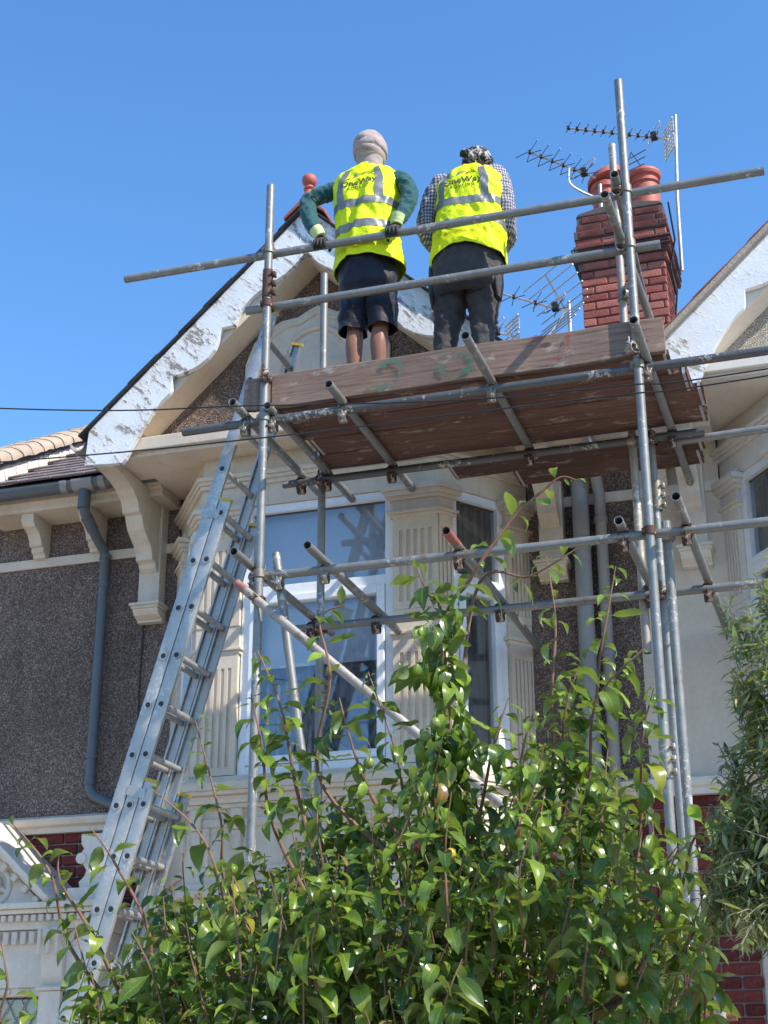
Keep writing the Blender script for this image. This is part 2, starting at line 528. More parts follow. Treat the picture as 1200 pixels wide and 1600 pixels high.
def make_window(house, P, a0, a1, z0, z1, zt, sash=True):
    """uPVC window set in the opening a0..a1, z0..z1 with a transom at zt"""
    fw = 0.055
    f = MB()
    P.box(f, a0, a0 + fw, -0.09, -0.02, z0, z1); P.box(f, a1 - fw, a1, -0.09, -0.02, z0, z1)
    P.box(f, a0 + fw, a1 - fw, -0.09, -0.02, z1 - fw, z1); P.box(f, a0 + fw, a1 - fw, -0.09, -0.02, z0, z0 + fw)
    P.box(f, a0 + fw, a1 - fw, -0.09, -0.02, zt - 0.035, zt + 0.035)
    fr = f.build('window', M['upvc'], house, bevel=0.004)
    g = MB(); P.box(g, a0 + fw - 0.005, a1 - fw + 0.005, -0.062, -0.056, zt + 0.03, z1 - fw + 0.005)
    g.build('pane', M['glass'], fr)
    b0, b1, c0, c1 = a0 + fw + 0.002, a1 - fw - 0.002, z0 + fw + 0.002, zt - 0.037
    sw = 0.052
    s_ = MB()
    P.box(s_, b0, b0 + sw, -0.08, -0.004, c0, c1); P.box(s_, b1 - sw, b1, -0.08, -0.004, c0, c1)
    P.box(s_, b0 + sw, b1 - sw, -0.08, -0.004, c1 - sw, c1); P.box(s_, b0 + sw, b1 - sw, -0.08, -0.004, c0, c0 + sw)
    s_.build('sash', M['upvc'], fr, bevel=0.006)
    g = MB(); P.box(g, b0 + sw - 0.004, b1 - sw + 0.004, -0.052, -0.046, c0 + sw - 0.004, c1 - sw + 0.004)
    g.build('pane', M['glass'], fr)
    k = MB(); P.box(k, a0 + fw, a1 - fw, -0.063, -0.0565, z1 - fw - 0.012, z1 - fw); k.build('gasket', M['black_plastic'], fr)
    return fr

def make_pilaster(house, poly, faces, z0, z1, mat, cap=True):
    """plain shaft with raised fillets between the flutes and a moulded capital"""
    poly = ccw(poly)
    b = MB(); b.prism(poly, 'z', z0, z1)
    for P in faces:
        w = P.len
        n = 5 if w > 0.18 else 3
        m = w * 0.14
        step = (w - 2 * m) / (n - 0.5)
        rib = step * 0.5
        P.box(b, 0.0, m, 0.0, 0.011, z0, z1); P.box(b, w - m, w, 0.0, 0.011, z0, z1)
        P.box(b, m, w - m, 0.0, 0.011, z1 - 0.09, z1); P.box(b, m, w - m, 0.0, 0.011, z0, z0 + 0.05)
        for i in range(1, n):
            a = m + step * i - rib
            P.box(b, a, a + rib, 0.0, 0.011, z0 + 0.05, z1 - 0.09)
    o = b.build('pilaster', M[mat], house)
    if cap:
        c = MB()
        z = z1
        for d, h in ((0.020, 0.022), (0.034, 0.020), (0.012, 0.075), (0.030, 0.025), (0.048, 0.030), (0.066, 0.034), (0.016, 0.05)):
            c.prism(offset_poly(poly, d), 'z', z, z + h); z += h
        c.build('capital', M[mat], o, bevel=0.004)
    return o

def brick_run(house, wall, P, a0, a1, z0, z1, mats, name='brick', skip=None, seed=1, proud=0.006):
    """stretcher-bond bricks, one object each, sharing meshes"""
    rng = random.Random(seed)
    L, H, D, J = 0.215, 0.065, 0.06, 0.010
    ang = math.atan2(P.d.y, P.d.x)
    outsign = 1 if P.n.dot(Vector((P.d.y, -P.d.x))) > 0 else -1
    cache = {}
    z = z0; row = 0
    while z + H <= z1 + 0.001:
        a = a0 - (0.1125 if row % 2 else 0.0)
        while a < a1 - 0.02:
            b0, b1 = max(a, a0), min(a + L, a1)
            if b1 - b0 > 0.03 and not (skip and skip(b0, b1, z)):
                k = round(b1 - b0, 3)
                if k not in cache:
                    cache[k] = []
                    for q in range(3):
                        mb = MB().cbox(-k / 2, k / 2, -D / 2, D / 2, -H / 2, H / 2, 0.005 + 0.002 * q)
                        mb.v = [(x + rng.uniform(-.002, .002), y + rng.uniform(-.002, .002), zz + rng.uniform(-.0015, .0015)) for x, y, zz in mb.v]
                        cache[k].append(mb.mesh(name))
                mt = M[mats[rng.randrange(len(mats))]]
                me = cache[k][rng.randrange(3)]
                key = (me.name, mt.name)
                if not me.materials: me.materials.append(mt)
                o = bpy.data.objects.new(name, me); COL.objects.link(o)
                c = P.pt((b0 + b1) / 2, -D / 2 + proud + rng.uniform(-0.002, 0.002), z + H / 2)
                o.parent = wall
                o.location = Vector(c)
                o.rotation_euler = (rng.uniform(-.01, .01), 0, ang + rng.uniform(-.008, .008))
            a += L + J
        z += H + J; row += 1

# outline of the carved barge board, left half, measured from the gable's centre line
BARGE = [(-1.286, 5.672), (-1.262, 5.70), (-1.235, 5.755), (-1.192, 5.835), (-1.14, 5.925), (-1.08, 6.015), (-1.02, 6.09), (-0.962, 6.14),
         (-0.950, 6.165), (-0.945, 6.262), (-0.93, 6.266), (-0.85, 6.28), (-0.76, 6.315), (-0.69, 6.365), (-0.645, 6.425), (-0.618, 6.49), (-0.606, 6.545), (-0.596, 6.575),
         (-0.50, 6.582), (-0.485, 6.64), (-0.455, 6.695), (-0.40, 6.76), (-0.32, 6.822), (-0.23, 6.868), (-0.15, 6.91), (-0.085, 6.965), (-0.035, 7.02), (-0.012, 7.045)]
TOP0, TOP1 = (-1.552, 5.945), (0.0, 7.40)      # upper edge of the board: foot and apex
SL = (TOP1[1] - TOP0[1]) / (TOP1[0] - TOP0[0])

def bracket_profile():
    return [(8.50, 5.738), (8.50, 5.690), (8.62, 5.678), (8.72, 5.660), (8.80, 5.632), (8.87, 5.592), (8.905, 5.545), (8.912, 5.508), (8.955, 5.500),
            (8.975, 5.455), (9.005, 5.410), (9.06, 5.368), (9.115, 5.330), (9.145, 5.285), (9.155, 5.242), (9.20, 5.226), (9.215, 5.195), (9.25, 5.17), (9.25, 5.738)]

def build_house(mir, label, wallm, trim, gablem, bargem, x_end, lower_brick):
    fx = (lambda x: 2 * PARTY - x) if mir else (lambda x: x)
    fxl = lambda pts: [(fx(x), z) for x, z in pts]
    cx = fx(CX)
    H = thing('terraced_house', (cx, WALL_Y, 0), label, 'house')
    party = -1.29 if not mir else 2 * PARTY + 1.29
    # ---- recessed wall either side of the bay
    segs = [(x_end, -4.53), (-1.99, party)]
    if mir: segs = [(x_end, -4.53), (-1.99, 2 * PARTY + 1.29)]
    inner = []
    for x0, x1 in segs:
        a, b = sorted((fx(x0), fx(x1)))
        w = MB().box(a, b, WALL_Y, WALL_Y + 0.25, 3.46, 6.0).build('wall', M[wallm], H)
        bw = MB().box(a, b, WALL_Y + 0.012, WALL_Y + 0.25, 0.0, 3.46).build('brick_wall', M['mortar'], H)
        inner.append((a, b, bw))
        MB().box(a, b, WALL_Y - 0.022, WALL_Y - 0.001, 5.342, 5.413).build('band', M[trim], H, bevel=0.004)
        s_ = MB()
        s_.prism([(WALL_Y + 0.02, 3.395), (WALL_Y - 0.05, 3.395), (WALL_Y - 0.05, 3.43), (WALL_Y - 0.075, 3.445), (WALL_Y - 0.085, 3.475), (WALL_Y - 0.085, 3.49), (WALL_Y - 0.03, 3.515), (WALL_Y + 0.02, 3.515)], 'x', a, b)
        s_.build('string_course', M[trim], H)
        # eaves: soffit, fascia, gutter
        e = MB(); e.prism([(WALL_Y + 0.05, 5.675), (9.06, 5.675), (9.04, 5.69), (9.04, 5.72), (9.01, 5.73), (9.01, 5.845), (WALL_Y + 0.05, 5.86)], 'x', a, b)
        e.build('eaves_soffit', M[trim], H)
        g = MB()
        ring = lambda x, r_: [(x, 8.945 + r_ * math.cos(t), 5.800 + r_ * math.sin(t)) for t in [math.pi * (1 + i / 12) for i in range(13)]]
        prof = [(8.945 + 0.062 * math.cos(math.pi * (1 + i / 12)), 5.80 + 0.066 * math.sin(math.pi * (1 + i / 12))) for i in range(13)]
        prof += [(8.945 + 0.057 * math.cos(math.pi * (2 - i / 12)), 5.80 + 0.060 * math.sin(math.pi * (2 - i / 12))) for i in range(13)]
        g.prism(prof, 'x', a, b)
        g.build('gutter', M['grey_plastic'], H, smooth=40)
    # ---- the canted bay
    F0, F1, L0, R0 = (-4.08, BAY_Y), (-2.44, BAY_Y), (-4.53, WALL_Y + 0.02), (-1.99, WALL_Y + 0.02)
    T = lambda p: (fx(p[0]), p[1])
    plan = ccw([T(L0), T(F0), T(F1), T(R0)])
    MB().prism(offset_poly(plan, -0.004), 'z', 5.375, 5.745).build('frieze', M[trim], H)
    MB().prism(offset_poly(plan, 0.0), 'z', 2.86, 3.44).build('apron', M[trim], H)
    c = MB()
    for d, z0, z1 in ((0.03, 3.37, 3.40), (0.05, 3.40, 3.45), (0.085, 3.45, 3.475), (0.095, 3.475, 3.525), (0.06, 3.525, 3.54), (0.02, 3.54, 3.575)):
        c.prism(offset_poly(plan, d), 'z', z0, z1)
    c.build('sill', M[trim], H, bevel=0.005)
    c = MB()
    for d, z0, z1 in ((0.02, 5.52, 5.55), (0.035, 5.55, 5.575), (0.05, 5.575, 5.605)):
        c.prism(offset_poly(plan, d), 'z', z0, z1)
    c.build('moulding', M[trim], H, bevel=0.004)
    # panels and small mouldings under the sill
    c = MB()
    for d, z0, z1 in ((0.05, 2.84, 2.88), (0.03, 2.88, 2.92)):
        c.prism(offset_poly(plan, d), 'z', z0, z1)
    c.build('moulding', M[trim], H, bevel=0.004)
    Pf = Panel(T(F0), T(F1), (0, -1)); Pr = Panel(T(F1), T(R0), (1 if not mir else -1, -1)); Pl = Panel(T(F0), T(L0), (-1 if not mir else 1, -1))
    pb = MB()
    for P, a0, a1 in ((Pf, 0.1, Pf.len - 0.1), (Pr, 0.08, Pr.len - 0.1), (Pl, 0.08, Pl.len - 0.1)):
        P.box(pb, a0, a1, -0.01, 0.018, 2.97, 3.02); P.box(pb, a0, a1, -0.01, 0.018, 3.26, 3.31)
        P.box(pb, a0, a0 + 0.05, -0.01, 0.018, 3.02, 3.26); P.box(pb, a1 - 0.05, a1, -0.01, 0.018, 3.02, 3.26)
    for P, pos in ((Pf, (0.03, 0.30, 1.27, 1.55)), (Pr, (0.02, 0.6)), (Pl, (0.02, 0.6))):
        for a in pos:
            P.box(pb, a, a + 0.07, -0.01, 0.045, 3.24, 3.368)
            P.box(pb, a + 0.008, a + 0.062, -0.01, 0.028, 3.12, 3.24)
    pb.build('apron_panel', M[trim], H, bevel=0.006)
    # pilasters at the corners (front face plus a short return on the cant) and at the wall
    for P, sgn in ((Pr, 1), (Pl, -1)):
        corner = Vector(T(F1) if sgn == 1 else T(F0))
        other = corner - Pf.d * 0.30 * sgn
        ret = corner + P.d * 0.11
        poly = [tuple(other), tuple(corner), tuple(ret), tuple(ret - P.n * 0.16), tuple(other + Vector((0, 0.18)))]
        for (z0, z1, cap) in ((4.55, 5.165, True), (3.58, 4.36, False)):
            fa = Panel(tuple(other), tuple(corner), (0, -1)); fb = Panel(tuple(corner), tuple(ret), tuple(P.n))
            make_pilaster(H, poly, (fa, fb), z0, z1, trim, cap)
        mb = MB(); pl = ccw(poly)
        for d, z0, z1 in ((0.012, 4.36, 4.385), (0.024, 4.385, 4.405), (0.006, 4.405, 4.55)):
            mb.prism(offset_poly(pl, d), 'z', z0, z1)
        mb.build('pilaster_block', M[trim], H, bevel=0.004)
        e0 = Vector(P.pt(P.len - 0.20, 0, 0)[:2]); e1 = Vector(P.pt(P.len, 0, 0)[:2])
        poly = [tuple(e0), tuple(e1), tuple(e1 - P.n * 0.12), tuple(e0 - P.n * 0.12)]
        for (z0, z1, cap) in ((4.55, 5.165, True), (3.58, 4.40, False)):
            make_pilaster(H, poly, (Panel(tuple(e0), tuple(e1), tuple(P.n)),), z0, z1, trim, cap)
        mb = MB(); pl = ccw(poly)
        for d, z0, z1 in ((0.02, 4.40, 4.425), (0.034, 4.425, 4.45), (0.008, 4.45, 4.55)):
            mb.prism(offset_poly(pl, d), 'z', z0, z1)
        mb.build('pilaster_block', M[trim], H, bevel=0.004)
        make_window(H, P, 0.112, P.len - 0.202, 3.578, 5.373, 4.77)
    make_window(H, Pf, 0.305, Pf.len - 0.305, 3.578, 5.373, 4.77)
    # ground-floor bay
    base = MB().prism(offset_poly(plan, -0.012), 'z', 0.0, 0.85); bo = base.build('bay_base', M['mortar'] if lower_brick else M[trim], H)
    for P in (Pf, Pr, Pl):
        make_window(H, P, 0.15, P.len - 0.15, 0.86, 2.85, 2.2)
        for q0, q1 in ((0.0, 0.148), (P.len - 0.148, P.len)):
            mb = MB(); P.box(mb, q0, q1, -0.12, -0.002, 0.85, 2.86); mb.build('pier', M[trim], H)
    # room behind the glass: dark walls, ceiling, a blind and net curtains
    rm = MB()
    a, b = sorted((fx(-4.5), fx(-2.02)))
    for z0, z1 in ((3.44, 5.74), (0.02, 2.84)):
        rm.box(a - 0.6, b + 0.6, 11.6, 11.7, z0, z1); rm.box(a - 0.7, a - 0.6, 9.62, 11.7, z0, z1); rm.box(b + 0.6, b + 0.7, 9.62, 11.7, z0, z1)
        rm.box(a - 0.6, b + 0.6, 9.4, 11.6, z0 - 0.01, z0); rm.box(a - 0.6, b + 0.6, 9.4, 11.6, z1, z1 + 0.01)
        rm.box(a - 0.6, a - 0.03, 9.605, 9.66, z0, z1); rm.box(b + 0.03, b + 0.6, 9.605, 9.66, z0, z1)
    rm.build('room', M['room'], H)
    def drape(P, a0, a1, n, z0, z1, amp, k, mat, name):
        mb = MB(); rows = []
        N = 70
        for z in (z0, (z0 + z1) / 2, z1):
            rows.append([P.pt(a0 + (a1 - a0) * i / N, n + amp * math.sin(k * i / N * 6.283 + 0.7 * math.sin(i * 0.9)), z) for i in range(N + 1)])
        mb.loft(rows, closed=False)
        mb.build(name, M[mat], H, smooth=180)
    drape(Pf, 0.34, Pf.len - 0.34, -0.13, 4.28, 5.36, 0.0, 1, 'blind', 'roller_blind')
    drape(Pf, 0.34, Pf.len - 0.34, -0.17, 3.60, 4.30, 0.018, 13, 'lace', 'net_curtain')
    drape(Pr, 0.17, Pr.len - 0.21, -0.115, 3.60, 5.33, 0.022, 6, 'drape', 'curtain')
    drape(Pl, 0.17, Pl.len - 0.21, -0.115, 3.60, 5.33, 0.022, 6, 'drape', 'curtain')
    # ---- gable: soffit slab, cornice, wall, verge, carved barge boards
    xs = sorted((fx(-4.79), fx(-1.73)))
    MB().box(xs[0], xs[1], 8.54, WALL_Y - 0.004, 5.742, 5.872).build('gable_soffit', M[trim], H, bevel=0.006)
    joints = MB()
    mb = MB().box(xs[0] + 0.03, xs[1] - 0.03, 8.505, 8.539, 5.772, 5.868); mb.build('cornice', M[trim], H, bevel=0.008)
    gw = [(-1.25, 5.873), (1.25, 5.873), (1.25, 5.93), (0.0, 7.08), (-1.25, 5.93)]
    MB().prism([(cx + x, z) for x, z in gw], 'y', GABLE_Y, 9.2).build('gable_wall', M[gablem], H)
    for s_ in (-1, 1):
        side = lambda pts: [(cx + s_ * -x, z) for x, z in pts]
        vs = [(TOP0[0] + 0.03, TOP0[1] + 0.03 * SL - 0.01), (0, TOP1[1] - 0.01), (0, TOP1[1] - 0.35), (-1.20, TOP1[1] - 0.35 - 1.20 * SL), (-1.42, 5.88), (-1.5, 5.88)]
        MB().prism(side(vs), 'y', BARGE_Y + 0.045, GABLE_Y + 0.02).build('verge_soffit', M[trim], H)
        bp = [(-1.566, 5.690), (-1.300, 5.672)] + BARGE + [(-0.001, 7.05), (-0.001, TOP1[1]), (TOP0[0], TOP0[1])]
        MB().prism(side(bp), 'y', BARGE_Y, BARGE_Y + 0.042).build('barge_board', M[bargem], H, bevel=0.003)
        # roof plane and the tiles whose edges show along the verge
        rp = [(TOP0[0] - 0.06, TOP0[1] - 0.06 * SL + 0.004), (0, TOP1[1] + 0.004), (0, TOP1[1] + 0.018), (TOP0[0] - 0.06, TOP0[1] - 0.06 * SL + 0.018)]
        MB().prism(side(rp), 'y', 8.70, 12.4).build('gable_roof', M['slate'] if not mir else M['roof_tile'], H)
        n = 9
        for i in range(n):
            a = TOP0[0] - 0.06 + (-TOP0[0] + 0.05) * i / n; b = a + 1.6 / n + 0.03
            b = min(b, -0.005)
            za, zb = TOP1[1] + SL * a, TOP1[1] + SL * b
            lift = 0.004
            q = [(a, za + 0.005 + lift), (b, zb + 0.003), (b, zb + 0.013), (a, za + 0.015 + lift)]
            MB().prism(side(q), 'y', BARGE_Y - 0.035 - 0.006 * ((i * 7) % 3), 8.699).build('verge_tile', M['slate'] if not mir else M['ridge_red'], H)
        if mir:
            q = [(TOP0[0] - 0.02, TOP0[1] - 0.02 * SL - 0.045), (0, TOP1[1] - 0.045), (0, TOP1[1] + 0.004), (TOP0[0] - 0.02, TOP0[1] - 0.02 * SL + 0.004)]
            MB().prism(side(q), 'y', BARGE_Y - 0.045, BARGE_Y + 0.03).build('verge_mortar', M['verge_mortar'], H, bevel=0.008)
    # ---- brackets under the gable feet, with their wall posts
    for xc in (-4.70, -1.82):
        x0, x1 = sorted((fx(xc - 0.065), fx(xc + 0.065)))
        b = MB().prism(bracket_profile(), 'x', x0, x1).build('gable_bracket', M[trim], H, bevel=0.004)
        p = MB()
        p.box(x0 - 0.015, x1 + 0.015, 9.25, WALL_Y, 4.945, 5.738)
        p.build('bracket_post', M[trim], b, bevel=0.004)
        q = MB()
        q.box(x0 - 0.05, x1 + 0.05, 9.185, WALL_Y, 4.925, 4.945); q.box(x0 - 0.04, x1 + 0.04, 9.20, WALL_Y, 4.905, 4.925)
        q.prism([(9.21, 4.905), (9.215, 4.885), (9.235, 4.862), (9.27, 4.845), (9.29, 4.838), (9.29, 4.825), (WALL_Y, 4.825), (WALL_Y, 4.905)], 'x', x0 - 0.03, x1 + 0.03)
        q.build('corbel', M[trim], b, bevel=0.003)
    # ---- small eaves brackets
    small = [(9.085, 5.676), (9.085, 5.625), (9.115, 5.585), (9.15, 5.572), (9.185, 5.55), (9.215, 5.51), (9.225, 5.475), (9.255, 5.468), (9.26, 5.44), (9.285, 5.425), (9.29, 5.40), (WALL_Y - 0.001, 5.40), (WALL_Y - 0.001, 5.676)]
    for xc in (-5.62, -5.16, -1.62):
        x0, x1 = sorted((fx(xc - 0.05), fx(xc + 0.05)))
        MB().prism(small, 'x', x0, x1).build('eaves_bracket', M[trim], H, bevel=0.004)
    # ---- main roof
    a, b = sorted((fx(-5.9), fx(-1.36)))
    pitch = 0.638
    MB().prism([(8.97, 5.845), (13.2, 5.845 + pitch * 4.23), (13.2, 5.70 + pitch * 4.23), (9.05, 5.848)], 'x', a, b).build('main_roof', M['roof_tile'], H)
    MB().prism([(13.2, 5.70 + pitch * 4.23), (13.2, 5.845 + pitch * 4.23), (17.4, 5.845), (17.4, 5.7)], 'x', a, b).build('rear_roof', M['roof_tile'], H)
    MB().box(a, b, 17.0, 17.2, 0, 5.8).build('rear_wall', M[wallm], H)
    return H, Panel, inner, (Pf, Pr, Pl), bo

def lace_mat():
    t = NT('lace')
    w = t.n('ShaderNodeTexWave'); w.wave_type = 'RINGS'; w.inputs['Scale'].default_value = 3.0; w.inputs['Distortion'].default_value = 14.0; w.inputs['Detail'].default_value = 3.0
    t.l(t.co, w.inputs['Vector'])
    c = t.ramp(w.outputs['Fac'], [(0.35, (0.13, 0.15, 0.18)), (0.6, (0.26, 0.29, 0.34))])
    t.set(col=c, rough=0.9); M['lace'] = t.m
    t = NT('drape')
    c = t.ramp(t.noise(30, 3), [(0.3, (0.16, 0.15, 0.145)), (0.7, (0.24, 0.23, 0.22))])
    t.set(col=c, rough=0.9); M['drape'] = t.m
lace_mat()

HOUSE, _, wallsegs, bayP, bayb = build_house(False, 'brown pebbledash house with cream bay window, behind the scaffold', 'pebbledash', 'cream', 'pebbledash', 'peeling_white', -5.98, False)
HOUSE2, _, wallsegs2, bayP2, bayb2 = build_house(True, 'grey rendered house with clean white carved gable board at the right edge', 'pale_render', 'white_trim', 'white_roughcast', 'old_white', -5.98, True)
# ---------------------------------------------------------------- bricks of the lower walls
def wall_panel(y=WALL_Y):
    return Panel((0.0, y), (1.0, y), (0, -1))
a, b, bw = wallsegs[0]
brick_run(HOUSE, bw, Panel((-5.95, WALL_Y), (-4.5, WALL_Y), (0, -1)), 0.0, 1.40, 2.73, 3.40, ['red_brick'], seed=3)
a, b, bw = wallsegs2[1]
brick_run(HOUSE2, bw, Panel((a, WALL_Y), (b, WALL_Y), (0, -1)), 0.0, b - a, 1.53, 3.40, ['red_brick'], seed=5)
a, b, bw = wallsegs[1]
brick_run(HOUSE, bw, Panel((a, WALL_Y), (b, WALL_Y), (0, -1)), 0.0, b - a, 1.53, 3.40, ['red_brick'], seed=6)

# ---------------------------------------------------------------- ornaments of the middle house
# cartouche: a shaped plaster panel with a raised oval on the gable wall
cart = [(-0.52, 5.874), (0.52, 5.874), (0.52, 6.40), (0.46, 6.56), (0.34, 6.66), (0.26, 6.70), (0.14, 6.71), (0.05, 6.76), (0, 6.78), (-0.05, 6.76), (-0.14, 6.71), (-0.26, 6.70), (-0.34, 6.66), (-0.46, 6.56), (-0.52, 6.40)]
cp = MB().prism([(CX + x, z) for x, z in cart], 'y', GABLE_Y - 0.025, GABLE_Y - 0.001).build('cartouche', M['cream'], HOUSE, bevel=0.006)
def ring_xz(cx_, cz, rx, rz, y, r_, n=48):
    return [(cx_ + rx * math.cos(2 * math.pi * i / n), y, cz + rz * math.sin(2 * math.pi * i / n)) for i in range(n + 1)]
m = MB(); m.path(ring_xz(CX, 6.27, 0.27, 0.33, GABLE_Y - 0.026, 0), 0.022, 8, False)
m.build('oval_moulding', M['cream'], cp, smooth=50)
m = MB(); m.lathe([(0.001, -0.03), (0.12, -0.022), (0.19, -0.008), (0.215, 0.0)], n=32)
m.v = [(CX + x, GABLE_Y - 0.025 + z, 6.27 + y * 1.22) for x, y, z in m.v]
m.build('oval_boss', M['cream'], cp, smooth=60)
m = MB(); m.path([(CX + x * 0.86, GABLE_Y - 0.026, 5.9 + (z - 5.9) * 0.93) for x, z in cart[2:]], 0.014, 6)
m.build('outline_moulding', M['cream'], cp, smooth=50)

# ridge tile and ball finial on the apex
for i in range(3):
    y0 = 8.41 + i * 0.40
    m = MB(); m.prism([(CX - 0.15, TOP1[1] - 0.085), (CX, TOP1[1] + 0.045), (CX + 0.15, TOP1[1] - 0.085), (CX + 0.15, TOP1[1] - 0.055), (CX, TOP1[1] + 0.085), (CX - 0.15, TOP1[1] - 0.055)], 'y', y0, y0 + 0.385)
    rt = m.build('ridge_tile', M['ridge_red'], HOUSE, bevel=0.006)
    if i == 0:
        f = MB().lathe([(0.055, 0.0), (0.05, 0.05), (0.036, 0.09), (0.03, 0.11), (0.042, 0.125), (0.03, 0.14)] + [(0.053 * math.sin(t), 0.195 - 0.053 * math.cos(t)) for t in [0.55 + 2.55 * k / 12 for k in range(13)]], (CX, 8.50, TOP1[1] + 0.06), 24)
        f.build('ball_finial', M['terracotta'], HOUSE, smooth=50)

# gutter of the gable's left eave running back from the barge board foot
g = MB()
prof = [(-4.93 + 0.06 * math.cos(math.pi * (1 + i / 12)), 5.90 + 0.066 * math.sin(math.pi * (1 + i / 12))) for i in range(13)]
prof += [(-4.93 + 0.054 * math.cos(math.pi * (2 - i / 12)), 5.90 + 0.060 * math.sin(math.pi * (2 - i / 12))) for i in range(13)]
g.prism(prof, 'y', 8.52, 9.6).build('gable_gutter', M['pale_plastic'], HOUSE, smooth=40)

# gutter fittings, swan-neck and downpipe at the left
dp = MB().path([(-5.09, 8.95, 5.74), (-5.09, 8.95, 5.62), (-5.09, 8.975, 5.575), (-5.085, 9.05, 5.515), (-5.08, 9.16, 5.44), (-5.075, 9.25, 5.39), (-5.075, 9.285, 5.35), (-5.075, 9.285, 5.0), (-5.075, 9.285, 4.2), (-5.075, 9.285, 3.70), (-5.065, 9.285, 3.655), (-5.03, 9.285, 3.62), (-4.93, 9.285, 3.575), (-4.62, 9.285, 3.45)], 0.036, 14).build('downpipe', M['grey_plastic'], HOUSE, smooth=60)
for z in (5.345, 5.13, 3.90, 3.72):
    MB().path([(-5.075, 9.285, z - 0.018), (-5.075, 9.285, z + 0.018)], 0.043, 14).build('pipe_collar', M['grey_plastic'], dp, smooth=40)
m = MB().path([(-5.09, 8.95, 5.60), (-5.09, 8.95, 5.74)], 0.045, 14).path([(-5.088, 9.00, 5.552), (-5.083, 9.09, 5.487)], 0.043, 14)
m.build('pipe_joint', M['grey_plastic'], dp, smooth=40)
m = MB()
for x in (-5.24, -4.94, -5.90):
    prof = [(8.945 + 0.068 * math.cos(math.pi * (1 + i / 12)), 5.803 + 0.072 * math.sin(math.pi * (1 + i / 12))) for i in range(13)]
    MB().prism(prof, 'x', x - 0.025, x + 0.025).build('gutter_clip', M['pale_plastic'], HOUSE, smooth=40)
m.prism([(8.945 + 0.070 * math.cos(math.pi * (1 + i / 12)), 5.803 + 0.074 * math.sin(math.pi * (1 + i / 12))) for i in range(13)], 'x', -5.17, -5.01)
m.build('gutter_union', M['pale_plastic'], HOUSE, smooth=40)

# two soil and rain pipes on the right of the bay
pp = MB().path([(-1.62, 9.26, 5.68), (-1.62, 9.26, 0.0)], 0.055, 18).build('soil_pipe', M['pale_plastic'], HOUSE, smooth=60)
for z in (5.05, 3.2): MB().path([(-1.62, 9.26, z - 0.03), (-1.62, 9.26, z + 0.03)], 0.062, 18).build('pipe_collar', M['pale_plastic'], pp, smooth=40)
pp = MB().path([(-1.495, 8.96, 5.74), (-1.495, 8.96, 5.62), (-1.495, 9.22, 5.44), (-1.495, 9.285, 5.38), (-1.495, 9.285, 0.0)], 0.038, 16).build('downpipe', M['pale_plastic'], HOUSE, smooth=60)
for z in (5.2, 4.3, 3.0): MB().path([(-1.495, 9.285, z - 0.02), (-1.495, 9.285, z + 0.02)], 0.045, 16).build('pipe_collar', M['pale_plastic'], pp, smooth=40)
# black cable down the wall beside the bracket
MB().path([(-4.77, 9.34, 4.83), (-4.775, 9.34, 4.4), (-4.765, 9.34, 4.0), (-4.77, 9.34, 3.52)], 0.005, 6).build('wall_cable', M['black_plastic'], HOUSE)

# ---------------------------------------------------------------- tiles of the visible eaves roof, stepped flashing
pitch = 0.638
ang = math.atan(pitch)
def slope_pt(y, up=0.0):
    return 5.845 + pitch * (y - 8.97) + up
tile_me = []
for q in range(3):
    mb = MB().cbox(0, 0.262, 0, 0.205, 0, 0.02, 0.004)
    rr = random.Random(q)
    mb.v = [(x, y, z + (0.006 * math.sin(x / 0.265 * math.pi)) + rr.uniform(-.001, .001)) for x, y, z in mb.v]
    me = mb.mesh('tile'); me.materials.append(M['roof_tile']); tile_me.append(me)
rng = random.Random(8)
rows = 10
roof = [c for c in HOUSE.children if c.name.startswith('main_roof')][0]
for r_ in range(rows):
    y = 8.945 + r_ * 0.135
    for k in range(5):
        x = -5.895 + k * 0.265 + (0.13 if r_ % 2 else 0)
        if x + 0.262 > -4.62: continue
        o = bpy.data.objects.new('tile', tile_me[rng.randrange(3)]); COL.objects.link(o)
        o.parent = roof
        o.location = (x, y, slope_pt(y, 0.030))
        o.rotation_euler = (ang - 0.075, rng.uniform(-.01, .01), rng.uniform(-.01, .01))
